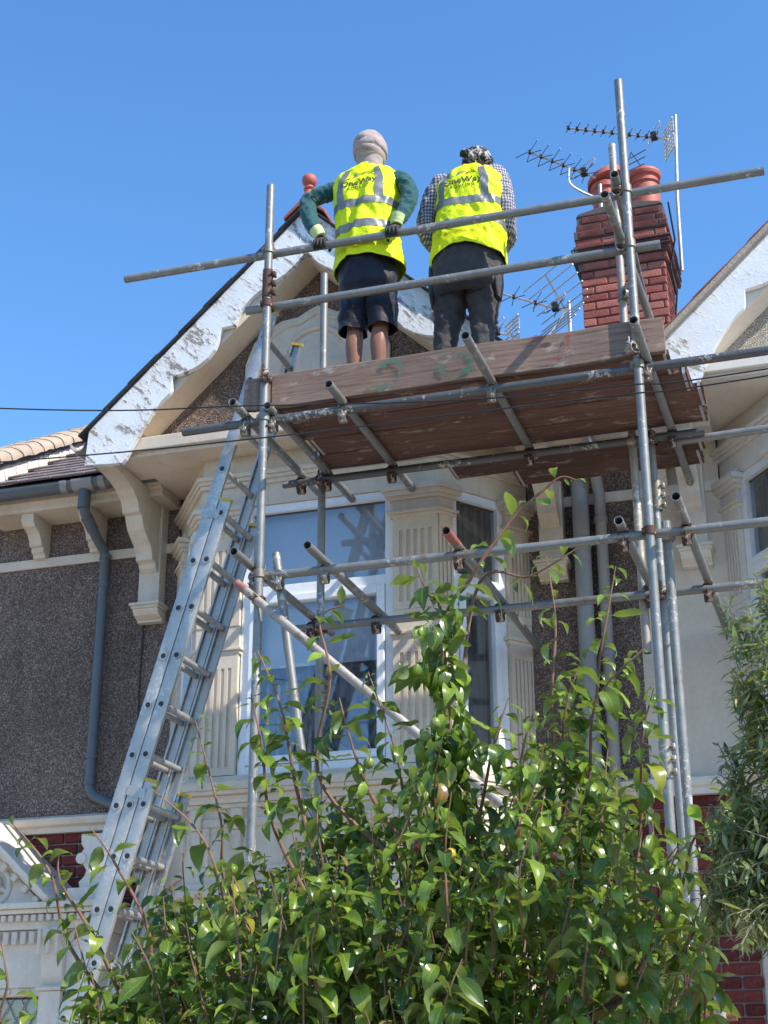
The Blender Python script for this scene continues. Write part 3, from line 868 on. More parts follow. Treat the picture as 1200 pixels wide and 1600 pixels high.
# left neighbour: parapet wall seen from the side, with bedded coping tiles
NB = thing('neighbouring_house', (-6.6, WALL_Y, 0), 'left neighbour showing only a stained white parapet with sandy coping tiles', 'house')
MB().prism([(9.06, 5.90), (9.06, 6.06), (12.9, 8.36), (13.6, 8.36), (17.3, 5.95), (17.3, 5.90)], 'x', -6.12, -5.905).build('parapet', M['stained_render'], NB)
MB().box(-9.0, -5.985, WALL_Y, WALL_Y + 0.25, 0, 5.8).build('wall', M['pebbledash'], NB)
MB().prism([(8.97, 5.745), (13.2, 8.2), (13.2, 8.1), (9.05, 5.74)], 'x', -9.0, -6.13).build('roof', M['roof_tile'], NB)
cdir = Vector((0, 1.56, 0.913)).normalized()
for i in range(20):
    p = Vector((-6.02, 9.03, 6.112)) + cdir * (0.17 * i)
    m = MB(); ringsA = []
    for tt, sc in ((0.0, 1.03), (0.02, 1.04), (0.06, 1.02), (0.10, 1.0), (0.14, 0.99), (0.18, 0.97)):
        q = p + cdir * tt
        ring = []
        for k in range(19):
            a_ = math.pi * k / 18
            nrm = Vector((0, -cdir.z, cdir.y))
            ring.append(q + Vector((math.copysign(abs(math.cos(a_)) ** 0.7, math.cos(a_)) * 0.16 * sc, 0, 0)) + nrm * (math.sin(a_) ** 0.8 * 0.095 * sc - 0.03))
        ringsA.append(ring)
    m.loft(ringsA, closed=True, cap0=True, cap1=True)
    m.v = [tuple(Vector(v) + 0.012 * noise.noise_vector(Vector(v) * 11) + 0.006 * noise.noise_vector(Vector(v) * 34)) for v in m.v]
    m.build('coping_tile', M['sand_tile'], NB, smooth=40)
MB().prism([(9.04, 6.045), (9.04, 6.085), (12.6, 8.165), (12.6, 8.125)], 'x', -6.18, -5.885).build('coping_bed', M['slate'], NB)
# lead steps where the roof meets the parapet
for i in range(9):
    y = 9.02 + i * 0.15
    z = slope_pt(y)
    MB().prism([(y, z + 0.05), (y + 0.16, z + 0.05), (y + 0.16, z + 0.165), (y + 0.02, z + 0.125), (y, z + 0.11)], 'x', -5.904, -5.896).build('flashing_step', M['white_trim'], roof, bevel=0.001)

paint('porch_paint', (0.72, 0.64, 0.54), dirt_amt=0.55)
# ---------------------------------------------------------------- porch head at the lower left
PO = MB()
PY = 8.90
pc = -5.66
PO.box(-6.9, -4.70, PY - 0.10, WALL_Y - 0.002, 2.835, 2.872)          # cornice
PO.box(-6.9, -4.73, PY - 0.07, WALL_Y - 0.002, 2.805, 2.834)
PO.box(-6.9, -4.76, PY - 0.03, WALL_Y - 0.002, 2.71, 2.804)
PO.box(-6.9, -4.78, PY, WALL_Y - 0.002, 2.36, 2.709)
porch = PO.build('porch', M['porch_paint'], HOUSE, bevel=0.006)
m = MB()                                                       # raking cornices of the pediment
for s_ in (-1, 1):
    for d0, d1, yy in ((0.0, 0.035, 0.13), (0.036, 0.075, 0.10), (0.076, 0.12, 0.05)):
        x0, z0, x1, z1 = 0.62, 2.90, 0.0, 3.46
        q = [(x0, z0 - d0), (x1, z1 - d0), (x1, z1 - d1), (x0 - d1 * 0.6, z0 - d1)]
        m.prism([(pc + s_ * x, max(z, 2.874)) for x, z in q], 'y', PY - yy, WALL_Y - 0.003)
m.build('pediment', M['porch_paint'], porch, bevel=0.004)
m = MB().prism([(pc - 0.5, 2.874), (pc + 0.5, 2.874), (pc, 3.32)], 'y', PY + 0.02, WALL_Y - 0.004)
m.build('tympanum', M['porch_paint'], porch)
m = MB().path(ring_xz(pc + 0.17, 3.0, 0.085, 0.105, PY + 0.02, 0, 28), 0.022, 8, False)
m.path([(pc + 0.17, PY + 0.0, 2.94), (pc + 0.17, PY - 0.02, 3.0), (pc + 0.17, PY + 0.0, 3.06)], [0.02, 0.045, 0.025], 10)
m.path([(pc + 0.10, PY + 0.015, 2.96), (pc + 0.17, PY - 0.005, 2.99), (pc + 0.24, PY + 0.015, 2.96)], [0.012, 0.035, 0.012], 8)
m.build('medallion', M['porch_paint'], porch, smooth=50)
dm = MB().cbox(-0.017, 0.017, -0.02, 0.02, -0.02, 0.02, 0.003).mesh('dentil'); dm.materials.append(M['porch_paint'])
for i in range(30):
    x = -6.3 + i * 0.054
    if x > -4.78: break
    o = bpy.data.objects.new('dentil', dm); COL.objects.link(o); o.parent = porch; o.location = (x, PY - 0.047, 2.778)
for i in range(24):
    x = -6.3 + i * 0.062
    if x > -5.16: break
    o = bpy.data.objects.new('dentil', dm); COL.objects.link(o); o.parent = porch; o.location = (x, PY - 0.018, 2.66); o.scale = (1.15, 1, 1.9)
for t in range(6):                                              # dentils on the rake
    o = bpy.data.objects.new('dentil', dm); COL.objects.link(o); o.parent = porch
    o.location = (pc + 0.50 - t * 0.082, PY - 0.055, 2.885 + t * 0.074); o.rotation_euler = (0, R(42), 0); o.scale = (1.2, 1, 1.1)
m = MB()                                                        # fluted console
m.prism([(PY - 0.10, 2.708), (PY - 0.10, 2.66), (PY - 0.065, 2.60), (PY - 0.045, 2.50), (PY - 0.03, 2.42), (PY - 0.001, 2.37), (PY - 0.001, 2.708)], 'x', -5.10, -4.95)
m.box(-5.10, -5.075, PY - 0.112, PY - 0.10, 2.55, 2.70); m.box(-5.035, -5.012, PY - 0.112, PY - 0.10, 2.55, 2.70); m.box(-4.972, -4.95, PY - 0.112, PY - 0.10, 2.55, 2.70)
m.box(-5.12, -4.93, PY - 0.06, PY, 2.335, 2.358); m.box(-5.10, -4.95, PY - 0.04, PY, 1.2, 2.334)
m.build('console', M['porch_paint'], porch, bevel=0.006)
m = MB()                                                        # scrolled block standing on the cornice
out = [(-0.10, 0), (0.10, 0), (0.11, 0.04), (0.075, 0.07), (0.06, 0.11), (0.085, 0.15), (0.125, 0.17), (0.13, 0.205), (0.105, 0.225), (0.085, 0.25), (0.105, 0.275), (0.11, 0.31), (0.11, 0.345), (-0.11, 0.345), (-0.11, 0.31), (-0.105, 0.275), (-0.085, 0.25), (-0.105, 0.225), (-0.13, 0.205), (-0.125, 0.17), (-0.085, 0.15), (-0.06, 0.11), (-0.075, 0.07), (-0.11, 0.04)]
m.prism([(-4.80 + x, 2.96 + z) for x, z in out], 'y', PY + 0.02, PY + 0.16)
m.box(-4.96, -4.70, PY - 0.03, PY + 0.2, 2.874, 2.958)
for sx in (-1, 1):
    m.path([(-4.80 + sx * 0.095, PY + 0.0, 3.147), (-4.80 + sx * 0.095, PY + 0.18, 3.147)], 0.036, 14)
m.build('scroll_block', M['porch_paint'], porch, bevel=0.004)
m = MB().prism([(-6.6, 2.31), (-5.11, 2.31), (-5.13, 2.36), (-6.6, 2.385)], 'y', PY + 0.02, PY + 0.12)
for i in range(9): m.box(-6.4 + i * 0.14, -6.4 + i * 0.14 + 0.085, PY + 0.005, PY + 0.021, 2.32, 2.352)
m.build('door_lintel', M['porch_paint'], porch, bevel=0.004)
m = MB().box(-6.6, -5.11, PY + 0.15, PY + 0.16, 1.0, 2.31); door = m.build('fanlight', M['glass'], porch)
m = MB().box(-6.6, -5.11, PY + 0.3, PY + 0.31, 1.0, 2.31); m.build('hall_dark', M['room'], porch)
m = MB()
for i in range(-6, 16):
    for s_ in (-1, 1):
        x = -6.4 + i * 0.11
        m.path([(x, PY + 0.146, 1.9), (x + s_ * 0.25, PY + 0.146, 2.31)], 0.004, 5)
m.v = [(min(max(x, -6.6), -5.115), y, z) for x, y, z in m.v]
m.build('leading', M['lead'], door)

# ---------------------------------------------------------------- chimney on the party wall
CY, CX0, CX1 = 11.3, -1.866, -1.160
CD = 0.62
core = MB().box(CX0 + 0.012, CX1 - 0.012, CY + 0.012, CY + CD - 0.012, 6.6, 8.66)
chim = core.build('chimney', M['sooty_mortar'], HOUSE)
front = Panel((CX0, CY), (CX1, CY), (0, -1)); rightp = Panel((CX1, CY), (CX1, CY + CD), (1, 0))
leftp = Panel((CX0, CY), (CX0, CY + CD), (-1, 0))
z_b = 7.04
brick_run(HOUSE, chim, front, 0.0, CX1 - CX0, z_b, 8.29, ['chimney_brick'], seed=11, proud=0.0)
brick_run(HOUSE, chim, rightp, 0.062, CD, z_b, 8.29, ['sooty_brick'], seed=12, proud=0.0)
zc = z_b + 0.075 * 16
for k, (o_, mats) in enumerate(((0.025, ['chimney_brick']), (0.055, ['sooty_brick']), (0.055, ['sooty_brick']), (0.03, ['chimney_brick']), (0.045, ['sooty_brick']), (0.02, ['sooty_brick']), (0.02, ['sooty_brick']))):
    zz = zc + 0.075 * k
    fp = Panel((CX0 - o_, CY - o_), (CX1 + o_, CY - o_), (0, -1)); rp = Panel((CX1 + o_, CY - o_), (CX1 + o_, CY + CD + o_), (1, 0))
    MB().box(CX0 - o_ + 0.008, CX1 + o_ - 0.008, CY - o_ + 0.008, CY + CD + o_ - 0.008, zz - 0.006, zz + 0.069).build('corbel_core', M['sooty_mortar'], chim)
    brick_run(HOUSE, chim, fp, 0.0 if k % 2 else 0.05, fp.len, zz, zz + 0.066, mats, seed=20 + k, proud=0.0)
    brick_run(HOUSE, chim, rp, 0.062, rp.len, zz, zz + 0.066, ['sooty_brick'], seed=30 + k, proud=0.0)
ztop = zc + 0.075 * 7
fl = MB().prism([(CX0 - 0.02, ztop - 0.004), (CX1 + 0.02, ztop - 0.004), (CX1 + 0.005, ztop + 0.03), (CX1 - 0.2, ztop + 0.07), (CX0 + 0.2, ztop + 0.07), (CX0 + 0.005, ztop + 0.03)], 'y', CY - 0.02, CY + CD + 0.02)
fl.build('flaunching', M['sooty_mortar'], chim, bevel=0.01)
p1 = MB().lathe([(0.115, 0.0), (0.115, 0.24), (0.125, 0.25), (0.125, 0.29), (0.112, 0.30), (0.112, 0.34), (0.13, 0.355), (0.13, 0.40), (0.105, 0.42), (0.09, 0.36), (0.09, 0.1)], (CX0 + 0.21, CY + 0.28, ztop + 0.04), 28).build('chimney_pot', M['terracotta'], chim, smooth=35)
cowl = MB()
ring0 = [(CX0 + 0.21 + 0.155 * math.cos(t) , CY + 0.28 + 0.155 * math.sin(t), ztop + 0.50 + 0.155 * math.cos(t) * 0.42 + h) for h in (0.0,) for t in [2 * math.pi * i / 24 for i in range(24)]]
ring1 = [(x, y, z + 0.05) for x, y, z in ring0]
cowl.loft([ring0, ring1], cap0=True, cap1=True)
cowl.build('pot_cowl', M['terracotta'], p1, smooth=30)
p2 = MB().lathe([(0.125, 0.0), (0.125, 0.22), (0.122, 0.26), (0.118, 0.30), (0.135, 0.315), (0.118, 0.33), (0.118, 0.37), (0.14, 0.385), (0.148, 0.41), (0.14, 0.435), (0.11, 0.43), (0.095, 0.36), (0.095, 0.1)], (CX1 - 0.145, CY + 0.22, ztop + 0.03), 28).build('chimney_pot', M['terracotta'], chim, smooth=35)
# strapping and cable down the stack
m = MB()
for z in (zc + 0.11, zc + 0.18):
    for d in (0.062,):
        pts = [(CX0 - d, CY + CD, z), (CX0 - d, CY - d, z), (CX1 + d, CY - d, z + 0.01), (CX1 + d, CY + CD, z)]
        for q in range(3): m.path([pts[q], pts[q + 1]], 0.006, 6)
m.build('lashing_wire', M['black_plastic'], chim)
MB().path([(CX1 + 0.065, CY - 0.02, ztop), (CX1 + 0.085, CY + 0.1, ztop - 0.3), (CX1 + 0.03, CY + 0.1, ztop - 0.55), (CX1 + 0.06, CY + 0.15, ztop - 0.8), (CX1 + 0.02, CY + 0.1, ztop - 1.2)], 0.008, 6).build('aerial_cable', M['black_plastic'], chim, smooth=60)

# ---------------------------------------------------------------- overhead cables
def cable(name, pts, r_, label):
    P = [Vector(p) for p in pts]; out = []
    for i in range(len(P) - 1):
        p0, p1, p2, p3 = P[max(i - 1, 0)], P[i], P[i + 1], P[min(i + 2, len(P) - 1)]
        for k in range(10):
            t = k / 10
            out.append(0.5 * ((2 * p1) + (p2 - p0) * t + (2 * p0 - 5 * p1 + 4 * p2 - p3) * t * t + (3 * p1 - p0 - 3 * p2 + p3) * t ** 3))
    out.append(P[-1])
    o = MB().path(out, r_, 6).build(name, M['black_plastic'], None, smooth=60)
    return tag(o, label, 'cable')
cable('overhead_cable', [(-14, 6, 7.2), (-8, 6, 5.67), (-3.923, 6, 4.879), (-2.563, 6, 4.694), (-1.56, 6, 4.574), (-0.818, 6, 4.535), (-0.226, 6, 4.522), (3, 6, 4.62), (9, 6, 5.2)], 0.0036, 'upper thin black cable crossing the sky left of the gable')
cable('overhead_cable', [(-14, 6, 5.6), (-8, 6, 4.85), (-3.893, 6, 4.584), (-2.478, 6, 4.521), (-1.561, 6, 4.508), (-0.821, 6, 4.492), (-0.229, 6, 4.49), (3, 6, 4.6), (9, 6, 5.0)], 0.0036, 'lower thin black cable crossing the barge board foot')
# ================================================================ scaffold
SC = thing('scaffold', (-2.0, 7.8, 0), 'galvanised tube scaffold standing in front of the bay window', 'scaffold')
TR = 0.0242
def coupler_mesh(kind):
    """right-angle coupler: two collars at right angles on a body with bolts; collar 1 along Z, collar 2 along X, body offset in -Y"""
    mb = MB()
    mb.pipe((0, 0, -0.022), (0, 0, 0.022), 0.0315, 14, 0.007)
    mb.pipe((-0.022, -0.049, 0), (0.022, -0.049, 0), 0.0315, 14, 0.007)
    mb.cbox(-0.024, 0.024, -0.036, -0.014, -0.024, 0.024, 0.004)
    for sx, sz in ((1, 0), (0, 1)):
        if sx:
            mb.path([(0.026, -0.035, -0.008), (0.026, 0.038, -0.008)], 0.006, 8)
            mb.path([(0.026, -0.006, -0.008), (0.026, 0.014, -0.008)], 0.011, 6)
            mb.cbox(0.020, 0.040, -0.012, 0.016, -0.018, 0.018, 0.003)
        else:
            mb.path([(0, -0.085, 0.028), (0, -0.012, 0.028)], 0.006, 8)
            mb.path([(0, -0.05, 0.026), (0, -0.03, 0.030)], 0.011, 6)
            mb.cbox(-0.018, 0.018, -0.062, -0.036, 0.020, 0.041, 0.003)
            mb.path([(-0.008, -0.055, 0.03), (-0.008, -0.055, 0.07)], 0.0055, 6)
    return mb.mesh('coupler', 40)
CPL = {}
for k, mt in (('s', 'coupler_steel'), ('r', 'rust'), ('g', 'galvanised')):
    me = coupler_mesh(k); me.materials.append(M[mt]); CPL[k] = me
def tube(name, p0, p1, mat='galvanised', label=None, r=TR):
    o = MB().pipe(p0, p1, r, 18, 0.0035).build(name, M[mat], SC, smooth=50)
    if label: o['label'] = label
    return o
def coupler(parent, p, rot=(0, 0, 0), kind='s'):
    o = bpy.data.objects.new('coupler', CPL[kind]); COL.objects.link(o)
    o.parent = parent
    o.location = Vector(p)
    o.rotation_euler = rot
    return o
YO, YI = 7.30, 8.30
# standards
sl = tube('standard', (-3.05, YO, 0.04), (-3.049, YO, 6.815))
sr = tube('standard', (-0.930, YO, 0.04), (-0.932, YO, 7.085))
il = tube('standard', (-3.052, YI, 0.04), (-3.066, YI, 6.765), 'galvanised')
ir = tube('standard', (-0.972, YI, 0.04), (-1.018, YI, 5.34))
iu = tube('standard', (-1.118, YI, 4.0), (-1.129, YI, 7.36), 'pale_tube')
sp = tube('standard', (-0.845, 7.42, 0.04), (-0.862, 7.42, 4.43), 'galvanised')
for o, (x, y, z) in ((sl, (-3.05, YO, 6.14)), (il, (-3.052, YI, 3.93)), (ir, (-1.005, YI, 4.93)), (sr, (-0.93, YO, 3.18))):
    k = MB().pipe((x, y, z - 0.09), (x, y, z + 0.09), 0.031, 14, 0.006)
    for dz in (-0.06, 0.0, 0.06):
        k.cbox(x + 0.022, x + 0.050, y - 0.014, y + 0.014, z + dz - 0.016, z + dz + 0.016, 0.003)
        k.path([(x + 0.036, y - 0.035, z + dz), (x + 0.036, y + 0.035, z + dz)], 0.007, 8)
    k.build('sleeve_coupler', M['rust'] if o is sl else M['coupler_steel'], o, smooth=40).location = (0, 0, 0)
for x, y in ((-3.05, YO), (-0.93, YO), (-3.052, YI), (-0.972, YI), (-0.845, 7.42)):
    MB().cbox(x - 0.075, x + 0.075, y - 0.075, y + 0.075, 0.012, 0.024, 0.002).path([(x, y, 0.024), (x, y, 0.12)], 0.019, 10).build('base_plate', M['coupler_steel'], SC)
# ledgers and guard rails (in front of the standards, on the street side)
yo = YO - 0.049
def ledger(name, x0, x1, y, z, mat='galvanised', z1=None):
    return tube(name, (x0, y, z), (x1, y, z if z1 is None else z1), mat)
gr = ledger('guard_rail', -4.012, -0.19, YO + 0.049, 6.372, z1=6.36)
mr = ledger('guard_rail', -3.20, -0.775, YO + 0.049, 6.012)
l1 = ledger('ledger', -3.57, 0.9, YO + 0.049, 5.282, 'dark_tube')
l2 = ledger('ledger', -3.30, -0.70, YI - 0.049, 5.275, 'dark_tube')
l2b = ledger('ledger', -0.92, 0.9, YI + 0.002, 5.255, 'galvanised', z1=5.29)
l3 = ledger('ledger', -3.12, 0.9, YO + 0.049, 4.345, 'galvanised')
l4 = ledger('ledger', -3.20, 0.9, YI - 0.049, 4.325, 'galvanised')
l5 = ledger('ledger', -1.08, -0.70, YO + 0.049, 2.02, 'red_tube')
# transoms: level with the deck
zt = 5.328
for x, y0, y1, mt in ((-3.18, 7.15, 8.62, 'galvanised'), (-3.012, 7.255, 8.74, 'galvanised'), (-2.59, 7.10, 8.68, 'galvanised'), (-1.735, 6.79, 8.42, 'galvanised'), (-0.888, 6.89, 9.30, 'galvanised')):
    t_ = tube('transom', (x, y0, zt), (x, y1, zt), mt)
    coupler(t_, (x, 7.349, 5.282), (R(90), 0, R(0)), 's')
    coupler(t_, (x, 8.251, 5.277), (R(90), 0, R(0)), 'r')
# transoms one lift down
zt = 4.393
for x, y0, y1, mt in ((-3.095, 7.05, 8.60, 'galvanised'), (-2.69, 7.08, 8.69, 'galvanised'), (-1.94, 7.10, 9.36, 'galvanised'), (-1.074, 7.23, 9.0, 'galvanised'), (-0.755, 6.99, 9.30, 'galvanised')):
    t_ = tube('transom', (x, y0, zt), (x, y1, zt if x != -1.94 else zt - 0.01), mt)
    coupler(t_, (x, 7.349, 4.345), (R(90), 0, R(0)), 'r' if x > -2 else 's')
    coupler(t_, (x, 8.251, 4.327), (R(90), 0, R(0)), 'r')
    if x == -1.94:
        tube('tube_end', (x, 7.099, zt), (x, 7.33, zt), 'red_tube', 'red painted tube end', r=TR + 0.0006)
# end guard rails at the right of the deck and a steep end brace
t_ = tube('end_rail', (-0.985, 6.84, 6.055), (-0.955, 8.30, 6.03)); coupler(t_, (-0.975, YO, 6.05), (R(90), 0, R(90)), 's')
t_ = tube('end_rail', (-0.975, 7.19, 6.40), (-1.04, 8.80, 6.38)); coupler(t_, (-0.98, YO, 6.40), (R(90), 0, R(90)), 's')
# raking tubes
br = tube('brace', (-3.155, YO - 0.052, 4.285), (-0.82, YO - 0.052, 2.198), 'pale_tube')
coupler(br, (-3.05, YO - 0.0, 4.19), (0, R(-42), 0), 'r')
tube('tube_end', (-3.157, YO - 0.052, 4.287), (-3.10, YO - 0.052, 4.236), 'red_tube', 'red painted tube end', r=TR + 0.0006)
br2 = tube('brace', (-2.995, YO + 0.101, 4.491), (-2.657, YO + 0.101, 2.291), 'galvanised')
coupler(br2, (-2.955, YO + 0.05, 4.34), (R(90), 0, 0), 'g')
# couplers on the standards
for z, k in ((6.372, 's'), (6.012, 'r'), (5.282, 'g'), (4.345, 's')):
    coupler(sl, (-3.049, YO, z), (0, 0, R(180)), k)
for z, k in ((6.362, 's'), (6.012, 's'), (5.282, 's'), (4.345, 'r'), (2.02, 's')):
    coupler(sr, (-0.931, YO, z), (0, 0, R(180)), k)
for z in (5.275, 4.325):
    coupler(il, (-3.058, YI, z), (0, 0, 0), 'r'); coupler(ir, (-1.0, YI, z), (0, 0, 0), 'r')
coupler(iu, (-1.12, YI, 5.275), (0, 0, 0), 's')
coupler(sp, (-0.858, 7.42, 4.345), (0, 0, 0), 'g')
for z in (5.52,):
    coupler(sl, (-3.049, YO, z), (0, 0, R(20)), 'r')
for p, rr in (((-0.931, YO, 5.36), (0, 0, R(-30))), ((-1.125, YI, 6.25), (0, 0, R(40)))):
    coupler(sr, p, rr, 's')
# locked-off tube ends near the foot of the right standards
tube('standard', (-0.76, YO - 0.05, 1.4), (-0.762, YO - 0.05, 2.12), 'pale_tube')

# ---------------------------------------------------------------- timber boards
DK = 5.354
def board(name, x0, x1, y0, y1, z0, z1, label, cat, mat, seed=0, group=None, rz=0.0, band=True):
    cx_, cy_ = (x0 + x1) / 2, (y0 + y1) / 2
    o = thing(name, (cx_, cy_, z0), label, cat, group)
    rr = random.Random(seed)
    mb = MB()
    nx = 26
    rings = []
    for i in range(nx + 1):
        x = x0 + (x1 - x0) * i / nx
        ch = 0.004
        dy = 0.004 * math.sin(i * 0.7 + seed); dz = 0.003 * math.sin(i * 0.45 + seed * 2)
        q = [(y0 + ch, z0), (y1 - ch, z0), (y1, z0 + ch), (y1, z1 - ch), (y1 - ch, z1), (y0 + ch, z1), (y0, z1 - ch), (y0, z0 + ch)]
        ring = []
        for (yy, zz) in q:
            nz = noise.noise(Vector((x * 6 + seed * 9, yy * 40, zz * 40))) * 0.0025
            xx = x + (rr.uniform(-.006, .006) if i in (0, nx) else 0)
            ring.append((xx, yy + dy + nz, zz + dz + nz))
        rings.append(ring)
    mb.loft(rings, cap0=True, cap1=True)
    p = mb.build('plank', M[mat], o)
    p.rotation_euler = (0, 0, 0)
    if band:
        for xe in (x0 + 0.012, x1 - 0.028):
            i = 0 if xe < cx_ else nx
            dy = 0.004 * math.sin(i * 0.7 + seed); dz = 0.003 * math.sin(i * 0.45 + seed * 2)
            e = 0.004
            b_ = MB()
            b_.box(xe, xe + 0.016, y0 - e + dy, y1 + e + dy, z0 - e + dz, z0 - 0.0022 + dz); b_.box(xe, xe + 0.016, y0 - e + dy, y1 + e + dy, z1 + 0.0022 + dz, z1 + e + dz)
            b_.box(xe, xe + 0.016, y0 - e + dy, y0 - 0.0022 + dy, z0 - 0.0022 + dz, z1 + 0.0022 + dz); b_.box(xe, xe + 0.016, y1 + 0.0022 + dy, y1 + e + dy, z0 - 0.0022 + dz, z1 + 0.0022 + dz)
            b_.build('end_band', M['aerial_metal'], p)
    return o
GB = 'boards of the scaffold deck'
for i, (y0, x0, x1, lb) in enumerate(((7.376, -3.02, -0.78, 'deck board nearest the toe board, first from the street'), (7.606, -3.06, -0.71, 'deck board second from the street edge of the platform'),
                                     (7.836, -2.98, -0.655, 'deck board third from the street, sticking out furthest right'), (8.066, -3.02, -0.675, 'deck board fourth from the street, beside the open gap'), (8.46, -2.30, -0.74, 'short deck board beyond the open gap, above the soil pipe'), (8.69, -1.93, -0.77, 'deck board closest to the house wall, last of the platform'))):
    board('scaffold_board', x0, x1, y0, y0 + 0.222, DK, DK + 0.038, lb, 'board', 'deck_board', seed=i + 2, group=GB)
tb = board('toe_board', -3.02, -0.79, 7.330, 7.368, DK - 0.002, DK + 0.205, 'long weathered toe board with faded green and red paint marks', 'board', 'board', seed=1, band=False)
board('toe_board', -3.19, -3.024, 7.331, 7.369, DK + 0.0, DK + 0.200, 'short dark toe board piece left of the left pole', 'board', 'board', seed=9, band=False)

def paint_mark(pts, w, mat, y):
    """flat brushed stroke lying on the board's front face"""
    P = [Vector((p[0], p[1])) for p in pts]; L, Rr = [], []
    for i, p in enumerate(P):
        d = (P[min(i + 1, len(P) - 1)] - P[max(i - 1, 0)]).normalized(); n = Vector((-d.y, d.x)) * w * (0.8 + 0.3 * math.sin(i * 1.7))
        L.append((p.x + n.x, y, p.y + n.y)); Rr.append((p.x - n.x, y, p.y - n.y))
    mb = MB().loft([L, Rr], closed=False)
    pl = [c for c in tb.children if c.name.startswith('plank')][0]
    mb.build('paint_mark', M[mat], pl)
def spray(key, col):
    t = NT(key)
    a_ = t.ramp(t.math('MULTIPLY', t.noise(60, 5, 0.8), t.ramp(t.noise(9, 4, 0.7), [(0.25, 0.35), (0.6, 1.25)])), [(0.38, 0.0), (0.62, 0.75)])
    t.set(col=col, rough=0.8, alpha=a_); M[key] = t.m
spray('green_spray', (0.05, 0.17, 0.12)); spray('red_spray', (0.30, 0.05, 0.06))
def arc(cx_, cz, rx, rz, a0, a1, n=14):
    return [(cx_ + rx * math.cos(R(a0 + (a1 - a0) * i / n)), cz + rz * math.sin(R(a0 + (a1 - a0) * i / n))) for i in range(n + 1)]
yb = 7.330 - 0.0085
zz = DK
paint_mark(arc(-2.30, zz + 0.105, 0.062, 0.075, 150, -40) + [(-2.30, zz + 0.035), (-2.38, zz + 0.018), (-2.45, zz + 0.02)], 0.020, 'green_spray', yb)
paint_mark(arc(-1.93, zz + 0.10, 0.085, 0.075, 0, 360, 22), 0.020, 'green_spray', yb - 0.0005)
paint_mark([(-2.50, zz + 0.17), (-2.44, zz + 0.18), (-2.40, zz + 0.185)], 0.010, 'green_spray', yb)
paint_mark([(-1.52, zz + 0.18), (-1.47, zz + 0.185), (-1.44, zz + 0.17)], 0.018, 'red_spray', yb)
paint_mark([(-1.30, zz + 0.18), (-1.31, zz + 0.10), (-1.34, zz + 0.05), (-1.42, zz + 0.04)], 0.014, 'red_spray', yb)

# ================================================================ ladder
LD = thing('extension_ladder', (-4.95, 7.68, 0.0), 'three-section aluminium extension ladder leaning up to the platform', 'ladder')
lu = Vector((0.285, 0, 1.0)).normalized()           # up the ladder
le = Vector((lu.z, 0, -lu.x))                       # across the stile, towards the house side on the right
L0 = Vector((-4.005, 0, 2.900))                     # a rung centre of the top section
step = (Vector((-3.376, 0, 5.087)) - L0).length / 8
YN, YF = 7.50, 7.94
def stile(off, s0, s1, y, cap0, cap1):
    o = MB()
    w, th = 0.036, 0.014
    def pt(s, a, yy): return L0 + lu * s + le * (off + a) + Vector((0, yy, 0))
    outer = -1 if y == YN else 1
    prof = [(-w, -th), (w, -th), (w, th), (-w, th)] 
    # C-shaped extrusion: web facing outwards, lips facing inwards
    web = [(-w, 0), (-w + 0.006, -0.003), (w - 0.006, -0.003), (w, 0), (w, 0.022), (w - 0.012, 0.022), (w - 0.012, 0.018), (w - 0.004, 0.018), (w - 0.004, 0.004), (-w + 0.004, 0.004), (-w + 0.004, 0.018), (-w + 0.012, 0.018), (-w + 0.012, 0.022), (-w, 0.022)]
    rings = [[pt(s, a, y - outer * b) for a, b in web] for s in (s0, s1)]
    o.loft(rings, cap0=True, cap1=True)
    st = o.build('stile', M['aluminium'], LD, smooth=30)
    for flag, s in ((cap0, s0), (cap1, s1)):
        if flag:
            c = MB()
            ss = (s - 0.004, s + 0.014) if s == s1 else (s - 0.02, s + 0.004)
            c.loft([[pt(q, a, y - outer * b) for a, b in ((-w - .002, -.005), (w + .002, -.005), (w + .002, .024), (-w - .002, .024))] for q in ss], cap0=True, cap1=True)
            c.build('end_cap', M['yellow_cap'], st)
    return st
secs = [(0.0, -0.17, 11.55), (0.078, -6.4, 7.35), (0.156, -10.75, 1.6)]
for si, (off, n0, n1) in enumerate(secs):
    s0, s1 = n0 * step, n1 * step
    for y in (YN, YF):
        st = stile(off, s0, s1, y, si != 2, True)
    for k in range(math.ceil(n0), math.floor(n1) + 1):
        c = L0 + lu * (k * step + si * 0.022) + le * off
        rg = MB().pipe(c + Vector((0, YN - 0.0075, 0)), c + Vector((0, YF + 0.0075, 0)), 0.0185, 14, 0.003)
        for yy, s_ in ((YN, -1), (YF, 1)):
            rg.pipe(c + Vector((0, yy + s_ * 0.002, 0)), c + Vector((0, yy + s_ * 0.0085, 0)), 0.0235, 16, 0.0052)
        o = rg.build('rung', M['aluminium'], LD, smooth=50)
        e = MB()
        for yy, s_ in ((YN, -1), (YF, 1)):
            e.path([c + Vector((0, yy + s_ * 0.0035, 0)), c + Vector((0, yy + s_ * 0.0070, 0))], 0.0160, 14)
        e.build('rung_end_shade', M['black_plastic'], o)  # dark discs put in for the shade inside the open rung ends
# guide brackets holding the sections together
for n_, off in ((7.05, 0.0), (1.35, 0.078)):
    for y in (YN, YF):
        s_ = -1 if y == YN else 1
        c = L0 + lu * (n_ * step) + le * (off + 0.039)
        b_ = MB()
        P4 = [c + le * a + lu * q for a, q in ((-0.08, -0.03), (0.03, -0.03), (0.03, 0.025), (-0.08, 0.025))]
        b_.loft([[p + Vector((0, y + s_ * 0.0036, 0)) for p in P4], [p + Vector((0, y + s_ * 0.008, 0)) for p in P4]], cap0=True, cap1=True)
        b_.build('guide_bracket', M['aluminium'], LD)
